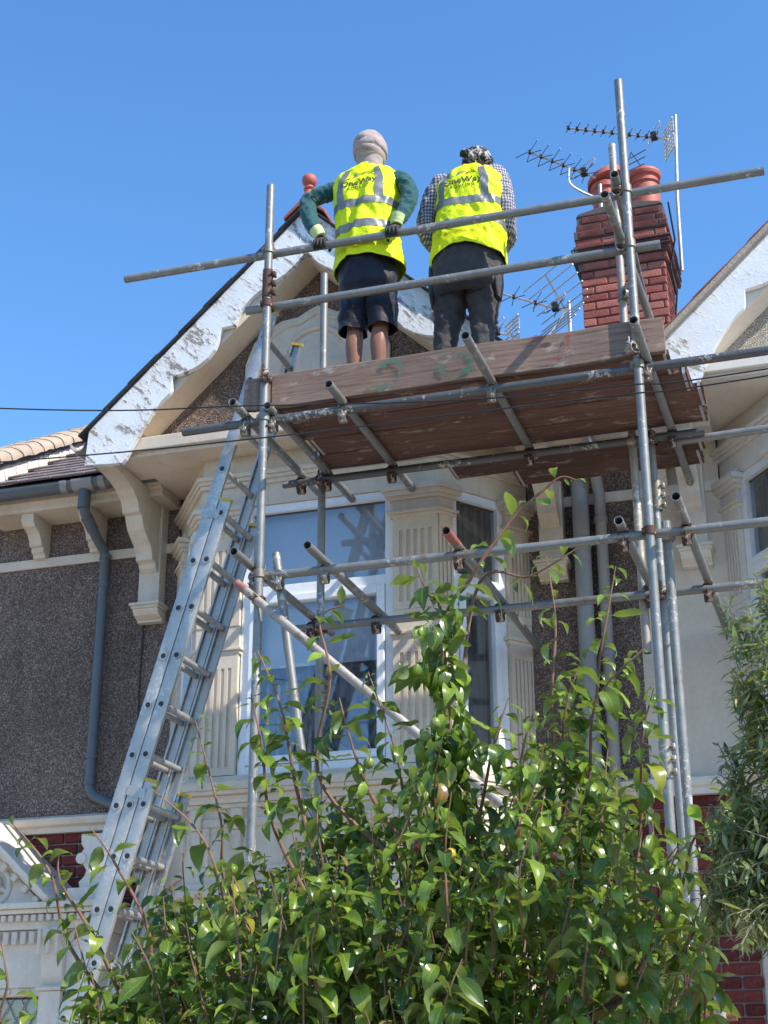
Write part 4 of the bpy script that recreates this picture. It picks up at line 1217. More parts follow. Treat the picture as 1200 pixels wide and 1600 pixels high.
# ================================================================ people
def cloth(key, c0, c1, rough=0.85, sc=30, bumps=0.25, sheen=0.15):
    t = NT(key)
    c = t.ramp(t.noise(sc, 5, 0.65), [(0.3, c0), (0.7, c1)])
    t.set(col=c, rough=rough, sheen=sheen, spec=0.25)
    h = t.math('ADD', t.noise(22, 5, 0.6, dist=0.6), t.math('MULTIPLY', t.noise(420, 2), 0.15))
    t.bump(h, bumps, 0.012)
    M[key] = t.m
cloth('hi_vis', (0.62, 0.84, 0.006), (0.72, 0.93, 0.010), 0.55, 6, 0.35, 0.0)
def hivis():
    t = NT('hi_vis')
    c = t.ramp(t.noise(6, 5, 0.65), [(0.3, (0.68, 0.84, 0.006)), (0.7, (0.80, 0.93, 0.010))])
    g = t.ramp(t.noise(4.5, 6, 0.75), [(0.52, 0.0), (0.80, 0.40)])
    c = t.mix(g, c, (0.33, 0.42, 0.02))
    t.set(col=c, rough=0.55, spec=0.3)
    t.bump(t.math('ADD', t.noise(26, 6, 0.65, dist=1.2), t.math('MULTIPLY', t.noise(500, 2), 0.1)), 0.55, 0.014)
    M['hi_vis'] = t.m
hivis()
cloth('teal_cloth', (0.008, 0.068, 0.078), (0.013, 0.095, 0.104), 0.75, 25, 0.9)
cloth('navy_cloth', (0.006, 0.008, 0.018), (0.010, 0.013, 0.027), 0.45, 25, 0.6)
cloth('charcoal_cloth', (0.030, 0.028, 0.030), (0.060, 0.056, 0.055), 0.6, 20, 0.9)
cloth('turban_cloth', (0.30, 0.235, 0.225), (0.43, 0.355, 0.34), 0.9, 14, 0.5)
cloth('glove_black', (0.012, 0.013, 0.015), (0.02, 0.02, 0.022), 0.6, 60, 0.3)
cloth('glove_cuff', (0.50, 0.62, 0.24), (0.60, 0.70, 0.34), 0.8, 40, 0.5)
cloth('boot_leather', (0.02, 0.017, 0.015), (0.045, 0.035, 0.03), 0.6, 40, 0.3)
cloth('skin_brown', (0.225, 0.105, 0.070), (0.27, 0.13, 0.088), 0.45, 20, 0.1)
cloth('collar_pale', (0.62, 0.66, 0.48), (0.70, 0.72, 0.55), 0.8, 40, 0.2)
cloth('ink', (0.035, 0.05, 0.018), (0.045, 0.06, 0.022), 0.7, 40, 0.0)
cloth('ink_blue', (0.03, 0.22, 0.42), (0.04, 0.26, 0.48), 0.7, 40, 0.0)
cloth('ink_red', (0.42, 0.14, 0.05), (0.5, 0.18, 0.07), 0.7, 40, 0.0)
def extra_cloth():
    t = NT('check_shirt')
    sep = t.n('ShaderNodeSeparateXYZ'); t.l(t.co, sep.inputs[0])
    u = t.math('ADD', sep.outputs[0], t.math('MULTIPLY', sep.outputs[1], 0.8))
    def stripe(v):
        return t.ramp(t.math('FRACT', t.math('MULTIPLY', v, 46.0)), [(0.42, 0.0), (0.5, 1.0), (0.92, 1.0), (1.0, 0.0)])
    a_ = t.mix(stripe(u), (0.50, 0.46, 0.50), (0.15, 0.15, 0.20))
    b_ = t.mix(stripe(sep.outputs[2]), (1, 1, 1), (0.36, 0.36, 0.42))
    t.set(col=t.mix(1.0, a_, b_, 'MULTIPLY'), rough=0.85, sheen=0.1); t.bump(t.noise(25, 4), 0.4, 0.01); M['check_shirt'] = t.m
    t = NT('bandana')
    n = t.noise(13, 3, 0.6, dist=2.2)
    c = t.ramp(n, [(0.50, (0.012, 0.012, 0.014)), (0.56, (0.42, 0.40, 0.39))])
    t.set(col=c, rough=0.75); t.bump(t.noise(20, 4), 0.5, 0.012); M['bandana'] = t.m
    t = NT('reflective_tape')
    c = t.ramp(t.noise(3, 3), [(0.3, (0.185, 0.185, 0.18)), (0.7, (0.24, 0.24, 0.232))])
    t.set(col=c, rough=0.42, metal=0.35); t.bump(t.noise(300, 2), 0.2, 0.002); M['reflective_tape'] = t.m
extra_cloth()

def spline(P, n):
    P = [Vector(p) for p in P]; out = []
    for i in range(len(P) - 1):
        p0, p1, p2, p3 = P[max(i - 1, 0)], P[i], P[i + 1], P[min(i + 2, len(P) - 1)]
        for k in range(n):
            t = k / n
            out.append(0.5 * ((2 * p1) + (p2 - p0) * t + (2 * p0 - 5 * p1 + 4 * p2 - p3) * t * t + (3 * p1 - p0 - 3 * p2 + p3) * t ** 3))
    out.append(P[-1])
    return out

def sleeve(mb, pts, rad, seg=10, n=22, amp=0.10, freq=26.0, seed=0.0, flat=1.0, cap=True):
    """wrinkled tube along a spline; radii are splined with the path"""
    P = spline([(*p,) for p in pts], seg)
    Rd = [v.x for v in spline([(r_, 0, 0) for r_ in rad], seg)]
    rings = []
    d0 = (P[1] - P[0]).normalized()
    up = Vector((0, 1, 0)) if abs(d0.y) < 0.9 else Vector((1, 0, 0))
    a = d0.cross(up).normalized()
    L = 0.0
    for i, p in enumerate(P):
        d = (P[min(i + 1, len(P) - 1)] - P[max(i - 1, 0)]).normalized()
        a = (a - d * a.dot(d)).normalized(); b = d.cross(a)
        if i: L += (P[i] - P[i - 1]).length
        ring = []
        for k in range(n):
            t = 2 * math.pi * k / n
            w = noise.noise(Vector((math.cos(t) * 1.1 + seed, math.sin(t) * 1.1, L * freq)))
            w2 = noise.noise(Vector((math.cos(t + L * 9) * 1.6, math.sin(t + L * 9) * 1.6 + seed, L * freq * 0.45)))
            r_ = Rd[i] * (1 + amp * (1 - abs(w) * 2.2) * 0.55 + amp * w2 * 0.6)
            ring.append(p + (a * math.cos(t) + b * math.sin(t) * flat) * r_)
        rings.append(ring)
    mb.loft(rings, cap0=cap, cap1=cap)

def skin_body(person, verts, edges, root):
    me = bpy.data.meshes.new('body')
    names = list(verts)
    idx = {k: i for i, k in enumerate(names)}
    me.from_pydata([verts[k][0] for k in names], [(idx[a], idx[b]) for a, b in edges], [])
    me.skin_vertices or None
    bm = bmesh.new(); bm.from_mesh(me)
    lay = bm.verts.layers.skin.verify()
    bm.verts.ensure_lookup_table()
    for k in names:
        r_ = verts[k][1]
        bm.verts[idx[k]][lay].radius = (r_, r_) if not hasattr(r_, '__len__') else r_
        bm.verts[idx[k]][lay].use_root = (k == root)
    bm.to_mesh(me); bm.free()
    me.materials.append(M['skin_brown'])
    o = bpy.data.objects.new('body', me); COL.objects.link(o); o.parent = person
    s_ = o.modifiers.new('skin', 'SKIN'); s_.use_smooth_shade = True; s_.branch_smoothing = 0.4
    sb = o.modifiers.new('sub', 'SUBSURF'); sb.levels = 2; sb.render_levels = 2
    return o

def part(mb, name, mat, parent, smooth=60, sub=0):
    o = link(name, mb.mesh(name, smooth), M[mat], parent, loc=(0, 0, 0))
    if sub:
        m = o.modifiers.new('sub', 'SUBSURF'); m.levels = sub; m.render_levels = sub
    return o

def lerp_keys(keys, z):
    """keys: list of (z, tuple); smooth interpolation"""
    if z <= keys[0][0]: return keys[0][1]
    for (z0, a), (z1, b) in zip(keys, keys[1:]):
        if z <= z1:
            t = (z - z0) / (z1 - z0); t = t * t * (3 - 2 * t)
            return tuple(x + (y - x) * t for x, y in zip(a, b))
    return keys[-1][1]

class Shell:
    """garment shell round the torso: keys give (centre x, centre y, half width, half depth) by height"""
    def __init__(s, keys, seed, fold=0.010, diag=0.0, pw=2.4):
        s.k, s.seed, s.fold, s.diag, s.pw = keys, seed, fold, diag, pw
    def pt(s, th, z, off=0.0):
        cx_, cy_, w, d = lerp_keys(s.k, z)
        c, sn = math.cos(th), math.sin(th)
        e = 2.0 / s.pw
        x = w * math.copysign(abs(c) ** e, c); y = d * math.copysign(abs(sn) ** e, sn)
        p = Vector((x, y, z * 0.9))
        f = noise.noise(Vector((x * 7 + s.seed, y * 7, z * 3.2))) * s.fold
        r1 = noise.noise(Vector(((x + z * 0.5) * 13 + s.seed * 3, y * 9, (z - x * 0.6) * 7)))
        f += (0.5 - abs(r1)) * s.fold * 1.3
        r2 = noise.noise(Vector(((x - z * 0.7) * 30 + s.seed, y * 22, (z + x * 0.8) * 17)))
        f += (0.4 - abs(r2)) * s.fold * 0.45
        if s.diag:                                    # one long pleat across the back
            q = (x - s.diag * 0.0) - (z - 1.2) * 0.32
            f += 0.016 * math.exp(-(q / 0.022) ** 2) * (1 if y < 0 else 0) * min(1, max(0, (1.42 - z) / 0.1))
            f -= 0.010 * math.exp(-((q + 0.045) / 0.03) ** 2) * (1 if y < 0 else 0)
        n = Vector((c * d, sn * w, 0)).normalized()
        return Vector((cx_ + x, cy_ + y, z)) + n * (f + off)
    def mesh(s, z0, z1, nz=64, nt=112, hem=None):
        mb = MB(); rings = []
        for i in range(nz + 1):
            t_ = i / nz
            ring = []
            for k in range(nt):
                th = 2 * math.pi * k / nt
                lo = z0 + (hem(th) if hem else 0)
                ring.append(s.pt(th, lo + (z1 - lo) * t_))
            rings.append(ring)
        mb.loft(rings, cap1=False)
        return mb
    def strip(s, th0, th1, z0, z1, nt, nz, off=0.0028, drift=0.0):
        mb = MB(); rings = []
        for i in range(nz + 1):
            rings.append([s.pt(th0 + (th1 - th0) * k / nt, z0 + (z1 - z0) * i / nz, off) for k in range(nt + 1)])
        mb.loft(rings, closed=False)
        return mb

def text_mesh(body, size, offset=0.0, spacing=1.0):
    cu = bpy.data.curves.new('lettering', 'FONT')
    cu.body = body; cu.size = size; cu.offset = offset; cu.space_character = spacing
    cu.align_x = 'CENTER'; cu.resolution_u = 3; cu.fill_mode = 'FRONT'
    o = bpy.data.objects.new('lettering', cu); COL.objects.link(o)
    dg = bpy.context.evaluated_depsgraph_get(); dg.update()
    me = bpy.data.meshes.new_from_object(o.evaluated_get(dg))
    bpy.data.objects.remove(o, do_unlink=True); bpy.data.curves.remove(cu)
    bm = bmesh.new(); bm.from_mesh(me); bpy.data.meshes.remove(me)
    bmesh.ops.triangulate(bm, faces=bm.faces)
    for _ in range(2):
        long_e = [e for e in bm.edges if e.calc_length() > 0.012]
        if long_e: bmesh.ops.subdivide_edges(bm, edges=long_e, cuts=1)
        bmesh.ops.triangulate(bm, faces=bm.faces)
    vs = [tuple(v.co) for v in bm.verts]; fs = [tuple(v.index for v in f.verts) for f in bm.faces]
    bm.free()
    return vs, fs

def ribbon2(pts, w):
    L, Q = [], []
    P = [Vector(p) for p in pts]
    for i, p in enumerate(P):
        d = (P[min(i + 1, len(P) - 1)] - P[max(i - 1, 0)]).normalized(); n = Vector((-d.y, d.x)) * w
        L.append((p.x + n.x, p.y + n.y)); Q.append((p.x - n.x, p.y - n.y))
    n = len(P)
    return L + Q, [(i, i + 1, n + i + 1, n + i) for i in range(n - 1)]

def print_logo(vest_obj, bvh, cx_, cz, sc, tilt=0.0):
    """the printed mark on the back of the vest: peaks, OneWay, ROOFING"""
    def put(name, v2, f, mat, off=0.0045):
        vs = []
        for p in v2:
            x, z = p[0] * sc, p[1] * sc
            x, z = x * math.cos(tilt) - z * math.sin(tilt), x * math.sin(tilt) + z * math.cos(tilt)
            hit = bvh.ray_cast(Vector((cx_ + x, -1.5, cz + z)), Vector((0, 1, 0)))
            y = hit[0].y if hit[0] is not None else -0.12
            vs.append((cx_ + x, y - off, cz + z))
        part(MB().add(vs, f), name, mat, vest_obj, 180)
    vs, fs = text_mesh('OneWay', 0.072, 0.0016, 1.04)
    put('lettering', vs, fs, 'ink')
    vs, fs = text_mesh('ROOFING', 0.030, 0.0009, 1.4)
    put('lettering', [(x, y - 0.034) for x, y, z in vs], fs, 'ink')
    vs, fs = ribbon2([(-0.105, 0.068), (-0.07, 0.085), (-0.04, 0.092), (-0.01, 0.107), (0.012, 0.115), (0.035, 0.100), (0.05, 0.106), (0.075, 0.098), (0.10, 0.078), (0.118, 0.064)], 0.0028)
    put('peak_line', vs, fs, 'ink')
    vs, fs = ribbon2([(0.02, 0.088), (0.045, 0.118), (0.06, 0.120), (0.085, 0.100)], 0.0024)
    put('peak_line', vs, fs, 'ink')
    vs, fs = ribbon2([(-0.115, 0.058), (-0.085, 0.078), (-0.06, 0.074), (-0.035, 0.086), (-0.005, 0.094), (0.03, 0.098)], 0.003)
    put('trail_line', vs, fs, 'ink_red')
    put('small_house', [(-0.043, 0.090), (-0.023, 0.090), (-0.023, 0.112), (-0.033, 0.124), (-0.043, 0.112)], [(0, 1, 2, 3, 4)], 'ink_blue')

def hand_on_rail(x, sgn, rail_y, rail_z, wrist):
    """four fingers curled over the tube and a thumb on the near side; returns polylines with radii"""
    L = []
    for i, (dx, ln) in enumerate(((-0.034, 0.9), (-0.012, 1.0), (0.011, 0.96), (0.033, 0.82))):
        xx = x + dx
        a0 = Vector((xx * 0.6 + wrist[0] * 0.4 + dx * 0.2, rail_y + 0.030, rail_z + 0.050))
        L.append(([a0, (xx, rail_y - 0.002, rail_z + 0.041), (xx, rail_y - 0.030 * ln, rail_z + 0.026), (xx, rail_y - 0.038 * ln, rail_z - 0.008 * ln), (xx, rail_y - 0.020, rail_z - 0.033 * ln)], [0.0115, 0.0115, 0.0105, 0.0098, 0.0078]))
    xt = x + sgn * 0.048
    L.append(([(wrist[0] * 0.7 + xt * 0.3, rail_y + 0.03, rail_z + 0.062), (xt, rail_y + 0.036, rail_z + 0.036), (xt, rail_y + 0.038, rail_z + 0.002), (xt - sgn * 0.006, rail_y + 0.031, rail_z - 0.022)], [0.0135, 0.0125, 0.0115, 0.0085]))
    palm = ([wrist, ((wrist[0] + x) / 2, rail_y + 0.038, rail_z + 0.078), (x, rail_y + 0.014, rail_z + 0.050)], [0.024, 0.030, 0.030])
    return L, palm

def add_hand(verts, edges, side, wrist_key, fingers, palm, shrink=0.82):
    ks = []
    prev = wrist_key
    for i, p in enumerate(palm[0][1:]):
        k = '%s_palm%d' % (side, i); verts[k] = (tuple(p), palm[1][i + 1] * shrink * 0.8); edges.append((prev, k)); prev = k
    for fi, (pl, rd) in enumerate(fingers):
        pv = prev if fi < 4 else '%s_palm0' % side
        for j, p in enumerate(pl[1:]):
            k = '%s_f%d_%d' % (side, fi, j); verts[k] = (tuple(p), rd[j + 1] * shrink); edges.append((pv, k)); pv = k

def torso_verts(verts, edges, sh, hipz, chz, neckz, headc, lean):
    verts['pelvis'] = ((lean[0], lean[1], hipz), (0.135, 0.10)); verts['waist'] = ((lean[0] * 0.8, lean[1], hipz + 0.16), (0.125, 0.09))
    verts['chest'] = ((lean[2], lean[3], chz), (0.145, 0.10)); verts['neck0'] = ((lean[2], lean[3] + 0.005, neckz - 0.05), 0.062)
    verts['neck1'] = ((headc[0], headc[1] - 0.01, neckz + 0.02), 0.054)
    verts['jaw'] = ((headc[0], headc[1] + 0.015, headc[2] - 0.06), (0.066, 0.078)); verts['skull'] = ((headc[0], headc[1], headc[2] + 0.03), (0.076, 0.092)); verts['crown'] = ((headc[0], headc[1] - 0.005, headc[2] + 0.085), (0.05, 0.06))
    verts['nose'] = ((headc[0], headc[1] + 0.115, headc[2] - 0.015), 0.013); verts['chin'] = ((headc[0], headc[1] + 0.085, headc[2] - 0.10), 0.025)
    for s_, n in ((-1, 'l'), (1, 'r')):
        verts['ear' + n] = ((headc[0] + s_ * 0.088, headc[1] - 0.005, headc[2] - 0.005), (0.008, 0.022))
        edges.append(('skull', 'ear' + n))
    edges += [('pelvis', 'waist'), ('waist', 'chest'), ('chest', 'neck0'), ('neck0', 'neck1'), ('neck1', 'jaw'), ('jaw', 'skull'), ('skull', 'crown'), ('skull', 'nose'), ('jaw', 'chin')]

def leg_verts(verts, edges, side, hip, knee, ankle, toe):
    K = lambda k: side + k
    verts[K('hip')] = (hip, 0.082); verts[K('thigh')] = (tuple((Vector(hip) + Vector(knee)) / 2), 0.074)
    verts[K('knee')] = (knee, 0.053); verts[K('calf')] = (tuple(Vector(knee).lerp(Vector(ankle), 0.30) + Vector((0, -0.020, 0))), 0.060)
    verts[K('shin')] = (tuple(Vector(knee).lerp(Vector(ankle), 0.68)), 0.041)
    verts[K('ankle')] = (ankle, 0.036); verts[K('foot')] = (tuple(Vector(ankle).lerp(Vector(toe), 0.55)), 0.036); verts[K('toe')] = (toe, 0.028)
    edges += [('pelvis', K('hip')), (K('hip'), K('thigh')), (K('thigh'), K('knee')), (K('knee'), K('calf')), (K('calf'), K('shin')), (K('shin'), K('ankle')), (K('ankle'), K('foot')), (K('foot'), K('toe'))]

def shoe(person, ankle, toe, name='shoe'):
    a, t = Vector(ankle), Vector(toe)
    d = (t - a); d.z = 0; d.normalize(); n = Vector((d.y, -d.x, 0))
    rings = []
    for s_, w, h in ((-0.085, 0.025, 0.06), (-0.07, 0.040, 0.085), (-0.02, 0.044, 0.11), (0.04, 0.046, 0.10), (0.10, 0.050, 0.07), (0.16, 0.050, 0.058), (0.20, 0.040, 0.05), (0.22, 0.022, 0.035)):
        c = a + d * s_
        rings.append([Vector((c.x, c.y, 0.0)) + n * (w * q[0]) + Vector((0, 0, h * q[1])) for q in ((-1, 0.0), (-1.04, 0.25), (-0.95, 0.6), (-0.55, 0.95), (0, 1.0), (0.55, 0.95), (0.95, 0.6), (1.04, 0.25), (1, 0.0))])
    mb = MB().loft(rings, cap0=True, cap1=True)
    mb.path([a + Vector((0, -0.005, 0.0)), a + Vector((0, -0.01, 0.06))], [0.05, 0.047], 14)
    o = part(mb, name, 'boot_leather', person, 60, 1)

def wrap_bands(mb, center, rx, ry, rz, bands, seed):
    """strips of cloth wound round the head, each tilted its own way and lapping over the one before"""
    nt = 72
    for bi, (ph0, tl, th0, half, lift) in enumerate(bands):
        rows = []
        for j in range(9):
            u = -1 + 2 * j / 8
            row = []
            for k in range(nt):
                th = 2 * math.pi * k / nt
                ph = ph0 + tl * math.cos(th - th0) + half * u * (1 + 0.25 * math.sin(th * 2 + bi)) + 0.05 * noise.noise(Vector((math.cos(th) * 2, math.sin(th) * 2, bi * 3.1 + seed)))
                cr = noise.noise(Vector((th * 1.3 + seed + bi * 7, u * 3.2 + math.sin(th + bi) * 1.5, bi)))
                r_ = 1.0 + lift + 0.055 * (1 - u * u) ** 0.7 - 0.045 * (u * u) ** 2 + 0.035 * (0.4 - abs(cr))
                row.append((center[0] + math.cos(ph) * math.cos(th) * rx * r_, center[1] + math.cos(ph) * math.sin(th) * ry * r_, center[2] + math.sin(ph) * rz * r_))
            rows.append(row)
        mb.loft(rows)

def wrap_head(center, rx, ry, rz, seed, waves, amp, tilt, ph_min=-1.25):
    mb = MB(); rings = []
    nt, nz = 64, 44
    for i in range(nz + 1):
        ph = ph_min + (math.pi / 2 - ph_min) * i / nz
        ring = []
        for k in range(nt):
            th = 2 * math.pi * k / nt
            x, y, z = math.cos(ph) * math.cos(th), math.cos(ph) * math.sin(th), math.sin(ph)
            q = z + tilt * x + 0.25 * noise.noise(Vector((x * 1.5 + seed, y * 1.5, z * 1.5)))
            f = 1 - abs(math.sin(q * waves)) ** 0.6
            q2 = z * 0.6 - tilt * 1.8 * x + 0.3 * noise.noise(Vector((x * 2, y * 2 + seed, z * 2)))
            f2 = 1 - abs(math.sin(q2 * waves * 0.7 + 1.0)) ** 0.7
            w = 0.5 + 0.5 * math.sin(th * 1.0 + seed)
            r_ = 1 - amp * (f * w + f2 * (1 - w)) + 0.03 * noise.noise(Vector((x * 5, y * 5 + seed, z * 7)))
            ring.append((center[0] + x * rx * r_, center[1] + y * ry * r_, center[2] + z * rz * r_))
        rings.append(ring)
    mb.loft(rings, cap0=True, cap1=True)
    return mb

DECK = DK + 0.040
# ---------------------------------------------------------------- person leaning back on the guard rail
P1 = thing('person', (-2.51, 7.53, DECK), 'person in grey turban, teal sleeves and navy shorts leaning back on the rail', 'person', 'two people on the scaffold deck')
ry_, rz_ = 7.349 - 7.53, 6.366 - DECK
v, e = {}, []
torso_verts(v, e, 0.19, 0.98, 1.36, 1.555, (0.012, 0.03, 1.69), (0.0, 0.02, 0.0, 0.0))
leg_verts(v, e, 'l_', (-0.085, 0.02, 0.93), (-0.088, 0.03, 0.50), (-0.09, 0.0, 0.085), (-0.11, 0.15, 0.035))
leg_verts(v, e, 'r_', (0.085, 0.02, 0.93), (0.075, 0.03, 0.50), (0.07, 0.0, 0.085), (0.09, 0.15, 0.035))
arms = {'l': [(-0.175, 0.005, 1.465), (-0.29, -0.02, 1.44), (-0.385, -0.055, 1.37), (-0.345, -0.10, 1.20), (-0.272, -0.145, rz_ + 0.105)],
        'r': [(0.185, 0.005, 1.462), (0.262, -0.02, 1.40), (0.302, -0.055, 1.295), (0.280, -0.10, 1.17), (0.245, -0.145, rz_ + 0.105)]}
handx = {'l': -0.242, 'r': 0.230}
hands = {}
for s_ in 'lr':
    A = arms[s_]
    pv = 'chest'
    for k, (p, r_) in enumerate(zip(A, (0.058, 0.046, 0.040, 0.038, 0.028))):
        key = 'arm_%s%d' % (s_, k); v[key] = (p, r_); e.append((pv, key)); pv = key
    hands[s_] = hand_on_rail(handx[s_], 1 if s_ == 'l' else -1, ry_, rz_, A[-1])
    add_hand(v, e, s_, pv, *hands[s_])
skin_body(P1, v, e, 'pelvis')
shirt = MB()
for s_ in 'lr':
    A = arms[s_]
    inner = (A[0][0] * 0.45, A[0][1], A[0][2] - 0.01)
    sleeve(shirt, [inner] + A, [0.064, 0.060, 0.051, 0.048, 0.044, 0.036], 12, 32, 0.30, 42, seed=3.0 if s_ == 'l' else 7.0)
sh_in = Shell([(0.95, (0, 0, 0.17, 0.105)), (1.35, (0, 0, 0.19, 0.105)), (1.48, (0, 0, 0.15, 0.07)), (1.56, (0.0, 0.005, 0.066, 0.062)), (1.60, (0.005, 0.008, 0.062, 0.060))], 1.0, 0.004)
tm = sh_in.mesh(0.95, 1.60, 30, 40); shirt.add(tm.v, tm.f)
part(shirt, 'shirt', 'teal_cloth', P1)
for s_ in 'lr':
    fingers, palm = hands[s_]
    g = MB()
    for pl, rd in fingers: g.path(spline(pl, 4), [x.x for x in spline([(r_, 0, 0) for r_ in rd], 4)], 10)
    g.path(spline(palm[0], 4), [x.x for x in spline([(r_ * 1.12, 0, 0) for r_ in palm[1]], 4)], 14, flat=0.62)
    go = part(g, 'glove', 'glove_black', P1)
    c = MB(); A = arms[s_]; w0, w1 = Vector(A[-1]), Vector(palm[0][1])
    d = (w1 - w0).normalized()
    sleeve(c, [w0 - d * 0.045, w0 - d * 0.01, w0 + d * 0.02, w1 - d * 0.01], [0.042, 0.040, 0.037, 0.040], 6, 20, 0.10, 90, seed=1.0)
    part(c, 'glove_cuff', 'glove_cuff', go)
# shorts
sm = Shell([(0.69, (0.0, 0.02, 0.170, 0.115)), (0.76, (0.0, 0.015, 0.180, 0.136)), (0.92, (0, 0.01, 0.180, 0.132)), (1.02, (0, 0.01, 0.165, 0.115))], 4.0, 0.012, pw=2.2)
pm = sm.mesh(0.69, 1.02, 34, 72)
for sx, hx in ((-1, -0.092), (1, 0.086)):
    sleeve(pm, [(hx * 0.75, 0.015, 0.80), (hx * 0.96, 0.02, 0.66), (hx * 1.06, 0.02, 0.56), (hx * 1.10, 0.02, 0.475)], [0.092, 0.093, 0.088, 0.083], 9, 32, 0.18, 12, seed=sx * 5.0, flat=1.10, cap=False)
part(pm, 'shorts', 'navy_cloth', P1)
shoe(P1, (-0.09, 0.0, 0.085), (-0.11, 0.15, 0.035)); shoe(P1, (0.07, 0.0, 0.085), (0.09, 0.15, 0.035))
# vest
VS = Shell([(0.86, (0.015, 0.0, 0.212, 0.152)), (1.02, (0.008, 0.0, 0.200, 0.146)), (1.18, (0.0, 0.0, 0.203, 0.142)), (1.34, (0.0, 0.0, 0.212, 0.138)), (1.43, (0.0, 0.0, 0.212, 0.124)), (1.492, (0.0, 0.0, 0.204, 0.098)), (1.530, (0.0, 0.002, 0.172, 0.088)), (1.556, (0.0, 0.004, 0.112, 0.082)), (1.582, (0.006, 0.010, 0.080, 0.076))], 2.0, 0.017, diag=1.0, pw=2.6)
vm = VS.mesh(0.86, 1.582, 84, 132, hem=lambda th: 0.05 * max(0.0, -math.sin(th)) ** 3 - 0.01 + 0.012 * math.cos(th * 3))
vest = part(vm, 'vest', 'hi_vis', P1, 70)
vest.modifiers.new('thick', 'SOLIDIFY').thickness = 0.003
bvh1 = BVHTree.FromPolygons([Vector(p) for p in vm.v], vm.f)
for z0, z1 in ((1.075, 1.125), (1.235, 1.285)):
    part(VS.strip(0, 2 * math.pi, z0, z1, 120, 4), 'reflective_band', 'reflective_tape', vest, 70)
for x0, x1 in ((-0.165, -0.115), (0.095, 0.145)):
    # vertical band over the shoulder, down the back to the upper hoop
    mb = MB(); rows = []
    for i in range(24):
        z = 1.284 + (1.528 - 1.284) * i / 23
        row = []
        for k in range(5):
            x = x0 + (x1 - x0) * k / 4
            x *= 1 - 0.25 * max(0, (z - 1.42) / 0.1)
            hit = bvh1.ray_cast(Vector((x, -1.5, z)), Vector((0, 1, 0)))
            y = hit[0].y if hit[0] is not None else -0.05
            row.append((x, y - 0.0035, z))
        rows.append(row)
    mb.loft(rows, closed=False)
    part(mb, 'reflective_band', 'reflective_tape', vest, 70)
print_logo(vest, bvh1, -0.012, 1.385, 0.86, R(4))
# turban
tb1 = wrap_head((0.012, 0.012, 1.712), 0.104, 0.120, 0.118, 2.0, 8.0, 0.06, 0.5)
wrap_bands(tb1, (0.012, 0.012, 1.712), 0.105, 0.121, 0.120, ((-0.95, 0.08, 1.5, 0.22, -0.02), (-0.62, 0.10, 0.5, 0.20, -0.02), (-0.35, 0.22, 3.4, 0.22, 0.0), (-0.05, -0.30, 3.0, 0.24, 0.015), (0.22, 0.34, 3.6, 0.24, 0.02), (0.50, -0.36, 2.6, 0.24, 0.025), (0.80, 0.30, 0.6, 0.26, 0.02), (1.08, -0.2, 1.5, 0.28, 0.0)), 2.0)
tu = part(tb1, 'turban', 'turban_cloth', P1, 55)
nk = MB(); sleeve(nk, [(0.008, 0.0, 1.56), (0.012, 0.005, 1.615), (0.012, 0.012, 1.67)], [0.070, 0.080, 0.092], 6, 28, 0.08, 40, 2.0)
part(nk, 'neck_cloth', 'turban_cloth', tu, 80)

# ---------------------------------------------------------------- person with bowed head and check shirt
P2 = thing('person', (-1.892, 7.56, DECK), 'person with bowed head in black bandana, check shirt and dark trousers', 'person', 'two people on the scaffold deck')
v, e = {}, []
torso_verts(v, e, 0.19, 0.90, 1.28, 1.43, (0.035, 0.10, 1.515), (-0.02, 0.02, 0.0, 0.03))
leg_verts(v, e, 'l_', (-0.11, 0.02, 0.86), (-0.165, 0.06, 0.46), (-0.19, 0.02, 0.085), (-0.21, 0.17, 0.035))
leg_verts(v, e, 'r_', (0.08, 0.02, 0.86), (0.065, 0.06, 0.46), (0.05, 0.02, 0.085), (0.07, 0.17, 0.035))
arms2 = {'l': [(-0.195, 0.02, 1.385), (-0.262, 0.02, 1.25), (-0.285, 0.03, 1.10), (-0.235, 0.14, 1.03), (-0.14, 0.26, 1.02)],
         'r': [(0.18, 0.02, 1.385), (0.222, 0.02, 1.27), (0.238, 0.03, 1.115), (0.21, 0.14, 1.04), (0.14, 0.25, 1.03)]}
for s_ in 'lr':
    A = arms2[s_]; pv = 'chest'
    for k, (p, r_) in enumerate(zip(A, (0.058, 0.046, 0.040, 0.037, 0.027))):
        key = 'arm_%s%d' % (s_, k); v[key] = (p, r_); e.append((pv, key)); pv = key
    sg = 1 if s_ == 'l' else -1
    wx, wy, wz = A[-1]
    palm = ([A[-1], (wx + sg * 0.035, wy + 0.045, wz - 0.004), (wx + sg * 0.06, wy + 0.08, wz - 0.008)], [0.026, 0.030, 0.032])
    fg = []
    for i in range(4):
        o_ = Vector((sg * -0.012 * (i - 1.5), 0.012 * (i - 1.5), 0.011 * (1.5 - i)))
        b0 = Vector(palm[0][2]) + o_
        ln = (0.85, 1.0, 0.95, 0.8)[i]
        fg.append(([b0, b0 + Vector((sg * 0.022, 0.030, -0.004)) * ln, b0 + Vector((sg * 0.045, 0.040, -0.018)) * ln, b0 + Vector((sg * 0.052, 0.034, -0.040)) * ln], [0.010, 0.0095, 0.009, 0.0075]))
    t0 = Vector(palm[0][1])
    fg.append(([t0, t0 + Vector((sg * 0.03, -0.022, 0.012)), t0 + Vector((sg * 0.055, -0.012, 0.012)), t0 + Vector((sg * 0.07, 0.008, 0.004))], [0.012, 0.0115, 0.0105, 0.0085]))
    add_hand(v, e, s_, pv, fg, palm, 0.95)
skin_body(P2, v, e, 'pelvis')
shirt = MB()
